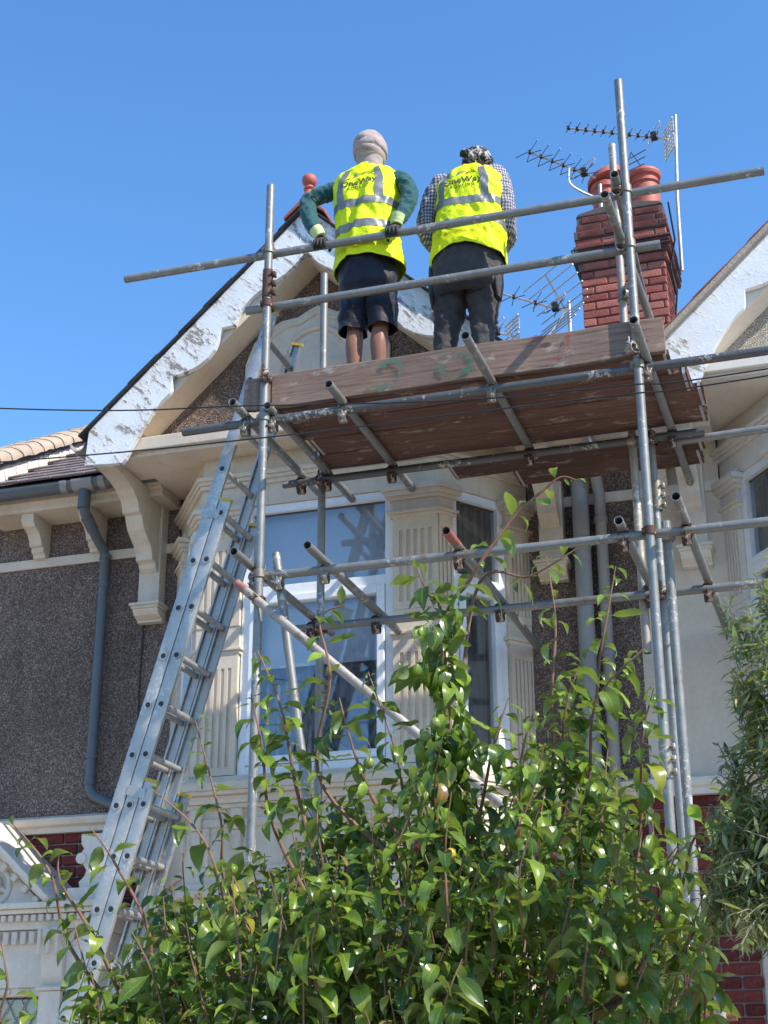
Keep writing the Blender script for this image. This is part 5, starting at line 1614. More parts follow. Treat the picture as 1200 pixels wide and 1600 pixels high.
for s_ in 'lr':
    A = arms2[s_]
    inner = (A[0][0] * 0.45, A[0][1], A[0][2] + 0.0)
    sleeve(shirt, [inner] + A, [0.064, 0.063, 0.057, 0.053, 0.048, 0.040], 12, 32, 0.28, 34, seed=11.0 if s_ == 'l' else 17.0)
sh_in = Shell([(0.85, (-0.01, 0.02, 0.18, 0.115)), (1.25, (0, 0.02, 0.19, 0.105)), (1.38, (0, 0.03, 0.15, 0.075)), (1.45, (0.01, 0.045, 0.075, 0.07)), (1.49, (0.02, 0.06, 0.066, 0.066))], 1.0, 0.004)
tm = sh_in.mesh(0.85, 1.49, 30, 40); shirt.add(tm.v, tm.f)
so = part(shirt, 'shirt', 'check_shirt', P2)
cl = MB(); sleeve(cl, [(0.015, 0.045, 1.425), (0.02, 0.055, 1.45), (0.025, 0.062, 1.472)], [0.086, 0.078, 0.072], 5, 26, 0.04, 30, 3.0)
part(cl, 'collar', 'collar_pale', so)
# trousers: baggy seat and two legs with stacked folds above the ankles
sm = Shell([(0.575, (-0.04, 0.02, 0.170, 0.10)), (0.66, (-0.03, 0.015, 0.215, 0.150)), (0.80, (-0.02, 0.01, 0.215, 0.15)), (0.95, (-0.01, 0.01, 0.18, 0.125))], 8.0, 0.018, pw=2.2)
pm = sm.mesh(0.60, 0.95, 40, 80)
for sx, P_ in ((-1, [(-0.115, 0.02, 0.72), (-0.14, 0.025, 0.58), (-0.165, 0.03, 0.42), (-0.18, 0.02, 0.27), (-0.19, 0.02, 0.17), (-0.19, 0.02, 0.07)]), (1, [(0.07, 0.02, 0.72), (0.072, 0.025, 0.58), (0.066, 0.03, 0.42), (0.056, 0.02, 0.27), (0.05, 0.02, 0.17), (0.05, 0.02, 0.07)])):
    sleeve(pm, P_, [0.110, 0.094, 0.074, 0.060, 0.055, 0.056], 9, 34, 0.26, 28, seed=sx * 3.3, flat=1.1, cap=False)
part(pm, 'trousers', 'charcoal_cloth', P2)
for sx in (-1, 1):
    pk = MB()                                     # flapping side pockets
    rings = []
    for z, w in ((0.90, 0.02), (0.80, 0.05), (0.66, 0.058), (0.56, 0.03)):
        cxp = -0.03 + sx * 0.205
        rings.append([(cxp + sx * w * 0.5 * math.cos(t), 0.0 + w * 1.3 * math.sin(t), z) for t in [2 * math.pi * k / 16 for k in range(16)]])
    pk.loft(rings, cap0=True, cap1=True)
    part(pk, 'pocket', 'charcoal_cloth', P2)
shoe(P2, (-0.19, 0.02, 0.085), (-0.21, 0.17, 0.035)); shoe(P2, (0.05, 0.02, 0.085), (0.07, 0.17, 0.035))
VS2 = Shell([(0.80, (-0.008, 0.01, 0.228, 0.168)), (0.95, (-0.005, 0.012, 0.222, 0.160)), (1.10, (0.0, 0.018, 0.214, 0.150)), (1.26, (0.0, 0.02, 0.214, 0.140)), (1.34, (0.0, 0.022, 0.213, 0.124)), (1.398, (0.0, 0.028, 0.203, 0.100)), (1.432, (0.004, 0.034, 0.172, 0.090)), (1.456, (0.01, 0.042, 0.116, 0.084)), (1.480, (0.02, 0.05, 0.086, 0.080))], 5.0, 0.019, pw=2.6)
vm2 = VS2.mesh(0.80, 1.480, 84, 132, hem=lambda th: 0.075 * max(0.0, -math.sin(th)) ** 3 + 0.01 * math.cos(th * 3))
vest2 = part(vm2, 'vest', 'hi_vis', P2, 70)
vest2.modifiers.new('thick', 'SOLIDIFY').thickness = 0.003
bvh2 = BVHTree.FromPolygons([Vector(p) for p in vm2.v], vm2.f)
for z0, z1 in ((1.005, 1.055), (1.150, 1.200)):
    part(VS2.strip(0, 2 * math.pi, z0, z1, 120, 4), 'reflective_band', 'reflective_tape', vest2, 70)
for x0, x1 in ((-0.172, -0.122), (0.108, 0.158)):
    mb = MB(); rows = []
    for i in range(24):
        z = 1.199 + (1.430 - 1.199) * i / 23
        row = []
        for k in range(5):
            x = x0 + (x1 - x0) * k / 4
            x *= 1 - 0.25 * max(0, (z - 1.33) / 0.1)
            hit = bvh2.ray_cast(Vector((x, -1.5, z)), Vector((0, 1, 0)))
            y = hit[0].y if hit[0] is not None else -0.05
            row.append((x, y - 0.0035, z))
        rows.append(row)
    mb.loft(rows, closed=False)
    part(mb, 'reflective_band', 'reflective_tape', vest2, 70)
print_logo(vest2, bvh2, -0.005, 1.295, 0.90, R(3))
bd = wrap_head((0.038, 0.112, 1.578), 0.094, 0.114, 0.090, 6.0, 7.0, 0.09, -0.5, -0.45)
wrap_bands(bd, (0.038, 0.112, 1.572), 0.094, 0.114, 0.090, ((-0.25, 0.15, 4.7, 0.22, 0.0), (0.10, -0.25, 4.2, 0.24, 0.02), (0.42, 0.28, 5.2, 0.25, 0.02), (0.8, -0.2, 4.0, 0.28, 0.0)), 6.0)
bo_ = part(bd, 'bandana', 'bandana', P2, 80)
kn = MB(); kn.path(spline([(-0.03, 0.0, 1.56), (-0.02, -0.022, 1.575), (0.01, -0.028, 1.565), (0.035, -0.012, 1.545)], 5), [0.010] + [0.020] * 13 + [0.016, 0.012], 10)
kn.path(spline([(0.02, -0.02, 1.56), (0.05, -0.03, 1.53), (0.06, -0.02, 1.49)], 4), [0.014, 0.016, 0.018, 0.018, 0.017, 0.016, 0.014, 0.010, 0.004], 8, flat=0.4)
part(kn, 'bandana_knot', 'bandana', bo_)

P1.scale = (0.94, 1.0, 1.0)
P2.scale = (0.94, 1.0, 1.0)
# ================================================================ television aerials
BD = Vector((-0.73, -0.68, 0)).normalized()        # the booms point left and towards the street
ED = Vector((0.68, -0.73, 0)).normalized()         # the elements lie across them
def aerial(label, mast, boom0, boom1, dirs, kind, mast_pts, curved=None):
    A = thing('television_aerial', mast, label, 'aerial', 'television aerials round the chimney')
    b0, b1 = Vector(boom0), Vector(boom1)
    MB().path(mast_pts, 0.016, 10).build('mast', M['aerial_metal'], A, smooth=60)
    if curved: MB().path(spline(curved, 6), 0.011, 8).build('arm', M['aerial_metal'], A, smooth=60)
    d = (b1 - b0).normalized()
    MB().path([b0, b1], 0.0105, 4).build('boom', M['aerial_metal'], A)
    ed = Vector((-d.y, d.x, 0)); ed = ed if ed.x > 0 else -ed
    L = (b1 - b0).length
    n = dirs
    for i in range(n):
        p = b1 - d * (0.02 + (L * (0.82 if kind != 'long' else 0.80)) * i / (n - 1))
        m = MB()
        if kind == 'tick':
            m.path([p - ed * 0.085 + Vector((0, 0, 0.012)), p + ed * 0.085 + Vector((0, 0, 0.012))], 0.004, 6)
        else:
            for sx in (-1, 1):                      # bow-shaped director, two wires on each side
                m.path([p + Vector((0, 0, 0.010)), p + ed * sx * 0.06 + d * 0.012 + Vector((0, 0, 0.018)), p + ed * sx * 0.155 + d * 0.035 + Vector((0, 0, 0.022))], 0.0036, 6)
                m.path([p - Vector((0, 0, 0.010)), p + ed * sx * 0.05 - d * 0.02 - Vector((0, 0, 0.015)), p + ed * sx * 0.10 - d * 0.045 - Vector((0, 0, 0.02))], 0.0036, 6)
        di = m.build('director', M['aerial_dark'], A)
        MB().cbox(p.x - 0.014, p.x + 0.014, p.y - 0.014, p.y + 0.014, p.z - 0.014, p.z + 0.020, 0.003).build('clip', M['black_plastic'], di)
    q = b0 + d * L * 0.17
    m = MB(); m.path([q - ed * 0.14 + Vector((0, 0, 0.02)), q + ed * 0.14 + Vector((0, 0, 0.02)), q + ed * 0.155 + Vector((0, 0, 0.05)), q + ed * 0.14 + Vector((0, 0, 0.08)), q - ed * 0.14 + Vector((0, 0, 0.08)), q - ed * 0.155 + Vector((0, 0, 0.05)), q - ed * 0.14 + Vector((0, 0, 0.02))], 0.005, 6)
    m.build('dipole', M['aerial_metal'], A)
    MB().cbox(q.x - 0.03, q.x + 0.03, q.y - 0.03, q.y + 0.03, q.z - 0.02, q.z + 0.05, 0.006).build('junction_box', M['black_plastic'], A)
    if kind == 'corner':                             # corner reflector: two spars carrying long rods
        for up in (1, -1):
            e0 = b0 + d * 0.02; e1 = e0 + d * 0.20 + Vector((0, 0, 0.30 * up))
            MB().path([e0, e1], 0.012, 4).build('spar', M['aerial_metal'], A)
            for k in range(5):
                p = e0.lerp(e1, 0.12 + 0.22 * k)
                MB().path([p - ed * 0.34, p + ed * 0.34], 0.006, 6).build('reflector_rod', M['aerial_metal'], A)
    elif kind == 'tick':                             # small slotted reflector plate either side of the mast
        for up in (0.085, -0.085):
            g = MB(); c = b0 + d * 0.03 + Vector((0, 0, up))
            for k in range(4):
                g.path([c - ed * 0.12 + Vector((0, 0, -0.06 + 0.04 * k)), c + ed * 0.12 + Vector((0, 0, -0.06 + 0.04 * k))], 0.008, 6)
            for k in range(6):
                g.path([c + ed * (-0.12 + 0.048 * k) + Vector((0, 0, -0.06)), c + ed * (-0.12 + 0.048 * k) + Vector((0, 0, 0.06))], 0.006, 6)
            g.build('reflector_grid', M['aerial_metal'], A)
    return A
paint('aerial_dark', (0.05, 0.052, 0.055), rough=0.4, dirt_amt=0.2, bump=0)
aerial('aerial with slotted reflector on the tall mast right of the chimney', (-1.06, 11.65, 8.6), (-1.053, 11.65, 9.628), (-1.906, 11.196, 9.628), 11, 'tick', [(-1.06, 11.65, 8.3), (-1.05, 11.65, 9.0), (-1.007, 11.65, 9.874)])
aerial('aerial on a curved arm at the left of the red pots', (-1.68, 11.4, 8.6), (-1.713, 11.4, 9.206), (-2.183, 10.838, 9.206), 6, 'bow', [(-1.68, 11.4, 8.6), (-1.675, 11.4, 9.13)], [(-1.675, 11.38, 8.97), (-1.80, 11.25, 8.98), (-1.90, 11.18, 9.05), (-1.90, 11.18, 9.20)])
aerial('aerial with a large V of reflector rods left of the chimney', (-1.986, 11.3, 7.3), (-1.99, 11.3, 7.878), (-2.53, 10.75, 7.878), 4, 'corner', [(-1.986, 11.32, 7.1), (-1.986, 11.32, 7.99)])
aerial('low aerial half hidden behind the legs of the bowed person', (-2.48, 11.3, 7.1), (-2.45, 11.3, 7.72), (-3.267, 10.592, 7.72), 9, 'tick', [(-2.44, 11.32, 7.0), (-2.44, 11.32, 7.68)])
# wire bird guard beside the pots
AG = MB()
for s_ in range(4):
    z = 9.20 + 0.07 * s_
    AG.path([(-1.50 + 0.03 * s_, 11.5, z), (-1.30 + 0.01 * s_, 11.5, z + 0.06)], 0.005, 5)
AG.path([(-1.50, 11.5, 9.16), (-1.40, 11.5, 9.47)], 0.005, 5); AG.path([(-1.40, 11.5, 9.47), (-1.28, 11.5, 9.22)], 0.005, 5)
AG.build('pot_guard', M['aerial_dark'], chim)
# ================================================================ trees in the front garden
def leaf_mat(key, top0, top1, back, gloss=0.38, transl=0.32):
    t = NT(key)
    at_ = t.n('ShaderNodeAttribute'); at_.attribute_name = 'shade'
    rn = t.math('FRACT', t.math('ADD', at_.outputs['Fac'], t.rand()))
    c = t.ramp(rn, [(0.0, top0), (0.5, tuple((a + b) / 2 for a, b in zip(top0, top1))), (0.88, top1), (0.955, tuple(min(1, x * 1.25) for x in top1)), (0.975, (0.26, 0.22, 0.03)), (1.0, (0.20, 0.11, 0.04))])
    blot = t.ramp(t.noise(22, 4, 0.7), [(0.60, 0.0), (0.72, 0.35)])
    c = t.mix(blot, c, tuple(x * 0.6 + 0.02 for x in top1))
    uv = t.n('ShaderNodeUVMap'); uv.uv_map = 'leaf'
    sp = t.n('ShaderNodeSeparateXYZ'); t.l(uv.outputs[0], sp.inputs[0])
    au = t.math('ABSOLUTE', t.math('SUBTRACT', sp.outputs[0], 0.5))
    vein = t.math('FRACT', t.math('MULTIPLY', t.math('SUBTRACT', sp.outputs[1], t.math('MULTIPLY', au, 0.75)), 8.0))
    vm = t.ramp(vein, [(0.0, 1.0), (0.10, 0.0), (0.90, 0.0), (1.0, 1.0)])
    mid = t.ramp(au, [(0.0, 1.0), (0.035, 0.0)])
    vv = t.math('MAXIMUM', t.math('MULTIPLY', vm, 0.35), mid)
    c = t.mix(t.math('MULTIPLY', vv, 0.45), c, tuple(min(1, x * 2.1) for x in top1))
    geo = t.n('ShaderNodeNewGeometry')
    c = t.mix(geo.outputs['Backfacing'], c, back)
    t.set(col=c, rough=gloss, spec=0.5)
    nb = t.bump(vv, -0.35, 0.004)
    tr = t.n('ShaderNodeBsdfTranslucent')
    t.l(t.mix(1.0, c, (2.2, 2.3, 0.7), 'MULTIPLY'), tr.inputs[0])
    mx = t.n('ShaderNodeMixShader'); mx.inputs[0].default_value = transl
    t.l(t.b.outputs[0], mx.inputs[1]); t.l(tr.outputs[0], mx.inputs[2]); t.l(mx.outputs[0], t.out.inputs[0])
    M[key] = t.m
leaf_mat('plum_leaf', (0.028, 0.066, 0.010), (0.175, 0.255, 0.030), (0.16, 0.215, 0.075), 0.30, 0.22)
leaf_mat('olive_leaf', (0.045, 0.075, 0.022), (0.15, 0.19, 0.06), (0.27, 0.31, 0.17), 0.36, 0.2)
def bark(key, c0, c1):
    t = NT(key)
    c = t.ramp(t.noise(40, 5, 0.7, co=t.scale((1, 1, 0.3))), [(0.3, c0), (0.7, c1)])
    t.set(col=c, rough=0.8); t.bump(t.noise(60, 4, co=t.scale((1, 1, 0.3))), 0.5, 0.004); M[key] = t.m
bark('plum_bark', (0.06, 0.045, 0.035), (0.13, 0.10, 0.08))
bark('twig_bark', (0.16, 0.075, 0.05), (0.26, 0.15, 0.09))
bark('olive_bark', (0.16, 0.14, 0.11), (0.28, 0.25, 0.20))
paint('fruit_green', (0.20, 0.25, 0.06), dirt_amt=0.2, rough=0.35, bump=0)
paint('fruit_yellow', (0.50, 0.33, 0.04), dirt_amt=0.3, rough=0.35, bump=0)
paint('fruit_red', (0.30, 0.03, 0.03), dirt_amt=0.3, rough=0.35, bump=0)

def leaf_shape(ln, wd, curl, fold, wave, seed, narrow=False, segs=6):
    """leaf along +Y, face up +Z, stalk at the origin; returns verts, faces, uvs"""
    vs, fs, uv = [], [], []
    rr = random.Random(seed)
    def prof(t):
        if narrow: return math.sin(math.pi * min(1, t * 0.97 + 0.03)) ** 0.8
        return (math.sin(math.pi * t ** 0.95) ** 0.95)
    st = 0.13 if not narrow else 0.05
    cols = (-1, -0.5, 0, 0.5, 1) if not narrow else (-1, 0, 1)
    for i in range(segs + 1):
        t = i / segs
        w = wd / 2 * max(prof(t), 0.05 if i in (0, segs) else 0.0)
        y = ln * (st + (1 - st) * t)
        a = curl * (t ** 1.5)
        yy = ln * st + (ln * (1 - st)) * (math.sin(a) / a if abs(a) > 1e-3 else 1) * t
        zz = -ln * (1 - st) * ((1 - math.cos(a)) / a if abs(a) > 1e-3 else 0) * t
        for c in cols:
            zf = abs(c) * w * fold + wave * w * math.sin(t * 9 + c * 2 + seed)
            vs.append((c * w, yy, zz + zf)); uv.append((0.5 + c * 0.5, t))
    n = len(cols)
    for i in range(segs):
        for k in range(n - 1):
            fs.append((i * n + k, i * n + k + 1, (i + 1) * n + k + 1, (i + 1) * n + k))
    b = len(vs)
    vs += [(-0.0011, 0, 0.0), (0.0011, 0, 0.0), (0.0011, ln * st * 1.05, 0.0), (-0.0011, ln * st * 1.05, 0.0)]; uv += [(0.5, 0)] * 4
    fs.append((b, b + 1, b + 2, b + 3))
    return vs, fs, uv

def leaf_object_mesh(name, shape, mat):
    vs, fs, uv = shape
    me = bpy.data.meshes.new(name); me.from_pydata(vs, [], fs)
    ul = me.uv_layers.new(name='leaf')
    for lp in me.loops: ul.data[lp.index].uv = uv[lp.vertex_index]
    me.materials.append(M[mat]); me.shade_smooth()
    return me

def place_leaves(tree, leaves, shapes, mat, single, name='leaf'):
    """leaves: list of (matrix, shape index, priority); the most prominent become objects, the rest one mesh"""
    meshes = [leaf_object_mesh(name, s_, mat) for s_ in shapes]
    order = sorted(range(len(leaves)), key=lambda i: leaves[i][2])
    inv = Matrix.Translation(-tree.location)
    for i in order[:single]:
        m, k, _ = leaves[i]
        o = bpy.data.objects.new(name, meshes[k]); COL.objects.link(o)
        o.parent = tree
        o.matrix_local = inv @ m
    V_, F_, U_, S_ = [], [], [], []
    rr = random.Random(4)
    for i in order[single:]:
        m, k, _ = leaves[i]
        vs, fs, uv = shapes[k]
        n = len(V_)
        V_ += [tuple(m @ Vector(p)) for p in vs]
        F_ += [tuple(q + n for q in f) for f in fs]
        U_ += uv; S_ += [rr.random()] * len(vs)
    me = bpy.data.meshes.new('foliage'); me.from_pydata(V_, [], F_)
    ul = me.uv_layers.new(name='leaf')
    vi = [0] * len(me.loops); me.loops.foreach_get('vertex_index', vi)
    flat = [c for q in vi for c in U_[q]]
    ul.data.foreach_set('uv', flat)
    at_ = me.attributes.new('shade', 'FLOAT', 'POINT'); at_.data.foreach_set('value', S_)
    me.materials.append(M[mat]); me.shade_smooth()
    o = link('foliage', me, M[mat], tree)
    o['kind'] = 'stuff'
    return o

def leaf_matrix(p, d, nrm, s_):
    y = d.normalized(); x = y.cross(nrm)
    if x.length < 1e-4: x = y.cross(Vector((1, 0, 0)))
    x.normalize(); z = x.cross(y)
    return Matrix.Translation(p) @ Matrix((x, y, z)).transposed().to_4x4() @ Matrix.Scale(s_, 4)

def dress_shoot(rng, path, density, droop, leaves, nshape, prio, size, start=0.0, spacing=0.026, tip=True):
    """alternate leaves in a spiral along a shoot"""
    pts = spline(path, 12)
    L = 0.0; nxt = start; ph = rng.random() * 6.28
    tot = sum((pts[i + 1] - pts[i]).length for i in range(len(pts) - 1))
    for i in range(1, len(pts)):
        L += (pts[i] - pts[i - 1]).length
        while L >= nxt:
            d = (pts[i] - pts[i - 1]).normalized()
            ph += 2.4 + rng.uniform(-0.3, 0.3)
            a = d.cross(Vector((0.3, 0.2, 1))).normalized() if abs(d.z) < 0.95 else Vector((1, 0, 0))
            a = (a - d * a.dot(d)).normalized(); b = d.cross(a)
            out = a * math.cos(ph) + b * math.sin(ph)
            ld = (d * rng.uniform(0.15, 0.6) + out * 0.9 + Vector((0, 0, -1)) * droop * rng.uniform(0.2, 1.5)).normalized()
            up = (Vector((0, 0, 1)) * 1.0 + out * 0.35 * (1 if droop > 0.8 else 0.3) + Vector((rng.uniform(-.55, .55), rng.uniform(-.55, .55), rng.uniform(-.2, .4))))
            f = 1 - 0.5 * max(0.0, (L / tot - 0.72) / 0.28) if tip else 1
            s_ = size * f * rng.choice((0.5, 0.75, 0.9, 1.0, 1.12, 1.3)) * rng.uniform(0.9, 1.1)
            leaves.append((leaf_matrix(pts[i], ld, up, s_), rng.randrange(nshape), prio + rng.random() * 0.2 + pts[i].y * 0.3))
            nxt += spacing / density * rng.uniform(0.7, 1.4)

def build_plum():
    rng = random.Random(21)
    T = thing('plum_tree', (-1.62, 5.35, 0), 'leafy plum tree with upright twigs in front of the bay', 'tree')
    shapes = [leaf_shape(0.114, 0.045, c, f, w, i) for i, (c, f, w) in enumerate(((0.8, 0.40, 0.14), (1.4, 0.55, 0.18), (0.4, 0.30, 0.12), (1.9, 0.45, 0.16), (1.1, 0.75, 0.14), (-0.35, 0.4, 0.2), (1.5, 0.25, 0.26)))]
    shoots = [
    (1.90, 1.1, [(-1.479, 5.27, 2.316), (-1.403, 5.15, 2.737), (-1.41, 5.15, 3.014), (-1.429, 5.15, 3.29)]),
    (0.55, 0.5, [(-1.457, 5.27, 3.242), (-1.318, 5.15, 3.426), (-1.155, 5.15, 3.64), (-1.031, 5.15, 3.743), (-0.963, 5.15, 3.785), (-0.9, 5.15, 3.759)]),
    (0.95, 0.5, [(-1.458, 5.27, 3.28), (-1.484, 5.15, 3.394), (-1.536, 5.15, 3.532)]),
    (0.60, 0.5, [(-1.351, 5.32, 3.409), (-1.102, 5.2, 3.432), (-0.921, 5.2, 3.523)]),
    (0.60, 0.4, [(-1.135, 5.42, 2.635), (-1.065, 5.3, 3.023), (-1.04, 5.3, 3.285), (-1.065, 5.3, 3.541)]),
    (0.95, 0.5, [(-0.987, 5.37, 2.846), (-0.868, 5.25, 3.158), (-0.801, 5.25, 3.453)]),
    (1.50, 0.5, [(-0.984, 5.22, 2.546), (-0.876, 5.1, 2.912), (-0.694, 5.1, 3.095)]),
    (1.50, 0.6, [(-0.768, 5.22, 2.491), (-0.725, 5.1, 2.768), (-0.673, 5.1, 2.951)]),
    (1.80, 0.7, [(-1.072, 5.32, 2.524), (-1.009, 5.2, 2.878), (-0.943, 5.2, 3.08)]),
    (1.80, 0.7, [(-1.188, 5.12, 2.433), (-1.116, 5.0, 2.731), (-1.067, 5.0, 2.881)]),
    (0.70, 0.3, [(-1.868, 5.12, 2.693), (-1.803, 5.0, 3.055), (-1.845, 5.0, 3.279), (-1.747, 5.0, 3.325)]),
    (1.50, 0.5, [(-1.952, 5.12, 2.629), (-1.986, 5.0, 2.953), (-2.087, 5.0, 3.188)]),
    (1.25, 0.5, [(-2.027, 5.07, 2.535), (-2.035, 4.95, 2.807), (-2.086, 4.95, 3.007)]),
    (0.70, 0.4, [(-2.178, 5.07, 2.32), (-2.185, 4.95, 2.568), (-2.299, 4.95, 2.93)]),
    (0.60, 0.3, [(-2.103, 5.02, 2.14), (-2.219, 4.9, 2.485), (-2.424, 4.9, 2.674)]),
    (0.60, 0.3, [(-2.465, 5.02, 2.173), (-2.557, 4.9, 2.425), (-2.667, 4.9, 2.56)]),
    (0.60, 0.3, [(-2.65, 4.97, 2.175), (-2.737, 4.85, 2.36), (-2.752, 4.85, 2.471)]),
    (0.60, 0.3, [(-2.749, 4.97, 2.156), (-2.784, 4.85, 2.402), (-2.962, 4.85, 2.59)]),
    (0.50, 0.3, [(-2.877, 4.92, 1.817), (-2.886, 4.8, 2.039), (-2.923, 4.8, 2.167)]),
    (0.95, 0.5, [(-2.625, 5.02, 1.817), (-2.626, 4.9, 2.019), (-2.705, 4.9, 2.234)]),
    (1.25, 0.5, [(-1.632, 5.02, 2.593), (-1.673, 4.9, 2.748), (-1.733, 4.9, 2.954)]),
    (1.25, 0.5, [(-1.578, 5.22, 2.557), (-1.587, 5.1, 2.784), (-1.694, 5.1, 3.096)]),
    (1.25, 0.5, [(-1.334, 5.22, 2.544), (-1.24, 5.1, 2.783), (-1.177, 5.1, 2.959)]),
    (1.25, 0.5, [(-0.655, 5.22, 2.276), (-0.576, 5.1, 2.441), (-0.431, 5.1, 2.578)]),
    (1.25, 0.5, [(-0.677, 5.12, 2.065), (-0.552, 5.0, 2.185), (-0.482, 5.0, 2.202)]),
    ]
    env = [(-2.88, 1.83), (-2.87, 2.14), (-2.68, 2.31), (-2.51, 2.48), (-2.33, 2.57), (-2.16, 2.69), (-1.96, 2.78), (-1.76, 2.74), (-1.62, 2.83), (-1.45, 2.94), (-1.31, 2.72), (-1.13, 2.86), (-0.96, 3.0), (-0.8, 2.80), (-0.65, 2.55), (-0.57, 2.46), (-0.53, 2.27), (-0.55, 1.8)]
    leaves = []
    # trunk and limbs
    tr = MB().path(spline([(-1.62, 5.35, 0.0), (-1.60, 5.33, 0.5), (-1.64, 5.36, 0.95), (-1.58, 5.30, 1.35)], 6), [0.075 - 0.0014 * i for i in range(19)], 12)
    tr.build('trunk', M['plum_bark'], T, smooth=60)
    limbs = []
    for tx, ty, tz in ((-2.55, 5.15, 1.85), (-2.15, 5.45, 1.95), (-1.78, 5.2, 2.05), (-1.45, 5.25, 2.3), (-1.15, 5.35, 2.05), (-0.85, 5.15, 1.95), (-2.3, 4.9, 1.7), (-1.1, 4.9, 1.75), (-1.7, 4.85, 1.75)):
        p0 = Vector((-1.59, 5.31, 1.25)); p3 = Vector((tx, ty, tz))
        p1 = p0.lerp(p3, 0.35) + Vector((rng.uniform(-.06, .06), rng.uniform(-.06, .06), 0.10)); p2 = p0.lerp(p3, 0.7) + Vector((rng.uniform(-.06, .06), rng.uniform(-.06, .06), 0.06))
        P_ = spline([p0, p1, p2, p3], 6)
        MB().path(P_, [0.036 - 0.0014 * i for i in range(len(P_))], 8).build('branch', M['plum_bark'], T, smooth=60)
        limbs += P_[6:]
    tw = MB()
    for den, dr, path in shoots:
        path = [Vector(p) for p in path]
        near = min(limbs, key=lambda q: (q - path[0]).length + max(0, q.z - path[0].z + 0.22) * 4)
        full = spline([near.lerp(path[0], 0.0)] + path, 7)
        n = len(full)
        m = MB().path(full, [0.0075 * (1 - i / n) + 0.0018 for i in range(n)], 6)
        m.build('twig', M['twig_bark'], T, smooth=60)
        dress_shoot(rng, path, den, dr, leaves, len(shapes), -1.0 if den < 1.6 else 0.2, 1.0, start=0.01, spacing=0.024)
        if den > 1.85:
            for k in range(30):                       # spurs of the crowded middle column
                p = path[1].lerp(path[-1], rng.random()) if rng.random() < 0.6 else path[0].lerp(path[1], rng.random())
                e_ = p + Vector((rng.uniform(-.15, .13), rng.uniform(-.16, .10), rng.uniform(-.04, .08)))
                dress_shoot(rng, [p, p.lerp(e_, 0.5) + Vector((0, 0, 0.02)), e_], 1.5, 1.2, leaves, len(shapes), 0.5, 1.0)
    def top_at(x):
        for (x0, z0), (x1, z1) in zip(env, env[1:]):
            if x0 <= x <= x1 or x1 <= x <= x0:
                t = (x - x0) / (x1 - x0) if x1 != x0 else 0
                return z0 + (z1 - z0) * t
        return 0
    fill = MB()
    n = 0
    while n < 900:
        x = rng.uniform(-2.85, -0.48); y = rng.uniform(4.55, 6.15)
        xs = x * 5.2 / y
        zt_ = top_at(xs)
        if zt_ < 1.4: continue
        zt_ = 1.6 + (zt_ - 1.6) * y / 5.2 - abs(rng.gauss(0, 0.07))
        z = zt_ - (rng.random() ** 0.85) * max(0.1, (zt_ - 1.25))
        tipp = Vector((x, y, z))
        trunkp = Vector((-1.6, 5.3, z - 0.6))
        back = (trunkp - tipp).normalized() * 0.4 + Vector((rng.uniform(-.3, .3), rng.uniform(-.3, .3), -0.8))
        ln = rng.uniform(0.22, 0.42)
        base_ = tipp + back.normalized() * ln
        midp = base_.lerp(tipp, 0.5) + Vector((rng.uniform(-.03, .03), rng.uniform(-.03, .03), rng.uniform(-.02, .04)))
        path = [base_, midp, tipp]
        full = spline(path, 4)
        fill.path(full, [0.0042 - 0.0003 * i for i in range(len(full))], 5)
        dress_shoot(rng, path, rng.choice((0.55, 0.9, 1.3, 2.0)), rng.uniform(0.3, 1.15), leaves, len(shapes), 0.4 + max(0, zt_ - z) * 0.8, 1.0, spacing=0.025)
        n += 1
    o = fill.build('twigs', M['twig_bark'], T, smooth=60); o['kind'] = 'stuff'
    place_leaves(T, leaves, shapes, 'plum_leaf', 300)
    for i, p in enumerate([(-1.422, 5.02, 2.868), (-1.468, 5.05, 2.833), (-1.641, 4.95, 2.73), (-1.451, 4.9, 2.428), (-1.329, 4.85, 2.389), (-1.672, 4.6, 1.987), (-0.755, 4.6, 1.97), (-1.062, 4.95, 2.667)]):
        mt = ('fruit_green', 'fruit_green', 'fruit_green', 'fruit_red', 'fruit_yellow', 'fruit_green', 'fruit_yellow', 'fruit_green')[i]
        f = MB().lathe([(0.0185 * math.sin(math.pi * k / 12) + 0.0004, 0.021 * -math.cos(math.pi * k / 12)) for k in range(13)], p, 16)
        f.path([(p[0], p[1], p[2] + 0.02), (p[0] + 0.003, p[1], p[2] + 0.05)], 0.0014, 5)
        f.build('plum', M[mt], T, smooth=60)
    return len(leaves)
N_PLUM = build_plum()

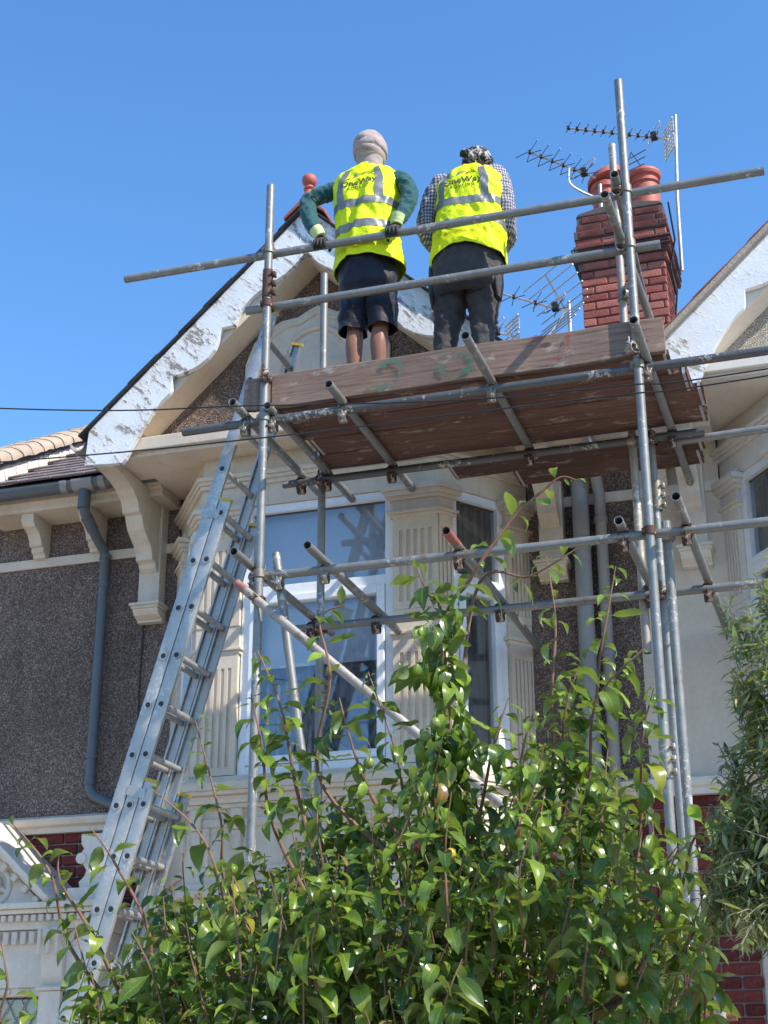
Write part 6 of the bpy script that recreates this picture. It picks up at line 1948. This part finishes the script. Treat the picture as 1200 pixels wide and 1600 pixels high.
def build_olive():
    rng = random.Random(5)
    T = thing('olive_tree', (0.30, 4.6, 0), 'olive tree with narrow silvery leaves at the right edge', 'tree')
    shapes = [leaf_shape(0.056, 0.0125, c, f, 0.05, i, True, 4) for i, (c, f) in enumerate(((0.3, 0.3), (-0.3, 0.2), (0.7, 0.5), (0.1, 0.1)))]
    paths = [
    [(-0.2, 4.6, 2.36), (-0.288, 4.6, 2.783), (-0.408, 4.6, 2.984)],
    [(-0.188, 4.6, 2.396), (-0.238, 4.6, 2.818), (-0.31, 4.6, 3.076)],
    [(-0.171, 4.5, 2.414), (-0.195, 4.5, 2.904), (-0.223, 4.5, 3.107)],
    [(-0.225, 4.55, 2.263), (-0.31, 4.55, 2.599), (-0.396, 4.55, 2.789)],
    [(-0.227, 4.5, 2.203), (-0.307, 4.5, 2.477), (-0.394, 4.5, 2.632)],
    [(-0.236, 4.6, 2.181), (-0.342, 4.6, 2.386), (-0.461, 4.6, 2.505)],
    [(-0.219, 4.55, 2.139), (-0.351, 4.55, 2.233), (-0.488, 4.55, 2.204)],
    [(-0.2, 4.5, 2.133), (-0.317, 4.5, 2.172), (-0.429, 4.5, 2.09)],
    [(-0.188, 4.5, 2.254), (-0.257, 4.5, 2.437), (-0.335, 4.5, 2.571)],
    [(-0.16, 4.45, 2.333), (-0.225, 4.45, 2.646), (-0.303, 4.45, 2.784)],
    [(-0.206, 4.6, 2.305), (-0.36, 4.6, 2.387), (-0.519, 4.6, 2.358)],
    [(-0.218, 4.6, 2.181), (-0.392, 4.6, 2.224), (-0.541, 4.6, 2.194)],
    [(-0.204, 4.55, 2.209), (-0.329, 4.55, 2.286), (-0.453, 4.55, 2.31)],
    [(-0.199, 4.6, 2.287), (-0.306, 4.6, 2.384), (-0.392, 4.6, 2.445)],
    ]
    leaves = []
    MB().path(spline([(0.30, 4.6, 0.0), (0.28, 4.58, 0.6), (0.24, 4.6, 1.2), (0.18, 4.55, 1.75)], 6), [0.05 - 0.0012 * i for i in range(19)], 12).build('trunk', M['olive_bark'], T, smooth=60)
    for k in range(14):
        a = rng.uniform(-1.2, 4.3)
        tip = Vector((0.2 + math.cos(a) * rng.uniform(0.2, 0.6), 4.55 + math.sin(a) * rng.uniform(0.1, 0.45), rng.uniform(2.1, 3.1)))
        if tip.x < 0.0: tip.x += 0.35
        paths.append([(0.20, 4.56, 1.6), tuple(Vector((0.20, 4.56, 1.9)).lerp(tip, 0.5)), tuple(tip)])
    fill = MB()
    for path in paths:
        path = [Vector(p) + Vector((0.05, 0, 0)) for p in path]
        st = Vector((0.18, 4.55, 1.75)) if path[0].z > 1.75 else Vector((0.22, 4.58, 1.4))
        full = spline([st] + path, 7); n = len(full)
        MB().path(full, [0.010 * (1 - i / n) + 0.0016 for i in range(n)], 6).build('branch', M['olive_bark'], T, smooth=60)
        seen = path[-1].x < 0.0
        dress_shoot(rng, path, 1.0, 0.12, leaves, 4, -1.0 if seen else 1.0, 1.0, 0.0, 0.0105)
        for k in range(26):
            t = rng.uniform(0.05, 0.92)
            sp_ = spline(path, 12); p = sp_[int(t * (len(sp_) - 1))]
            d = (path[-1] - path[0]).normalized()
            low = path[-1].z < 2.45
            e_ = p + (d * rng.uniform(0.3, 0.9) + Vector((rng.uniform(-.8, .5), rng.uniform(-.7, .7), rng.uniform(-.5, .6) if not low else rng.uniform(-.9, .2)))).normalized() * rng.uniform(0.10, 0.24)
            e_.x = max(e_.x, min(p.x, path[-1].x) - 0.015)
            q = [p, p.lerp(e_, 0.5) + Vector((0, 0, 0.012)), e_]
            fill.path(spline(q, 3), 0.0017, 5)
            dress_shoot(rng, q, 1.0, 0.15 if not low else 0.5, leaves, 4, 0.0 if seen else 1.2, 1.0, 0.0, 0.0095)
    o = fill.build('twigs', M['olive_bark'], T, smooth=60); o['kind'] = 'stuff'
    place_leaves(T, leaves, shapes, 'olive_leaf', 300)
    return len(leaves)
N_OLIVE = build_olive()
print('leaves', N_PLUM, N_OLIVE)
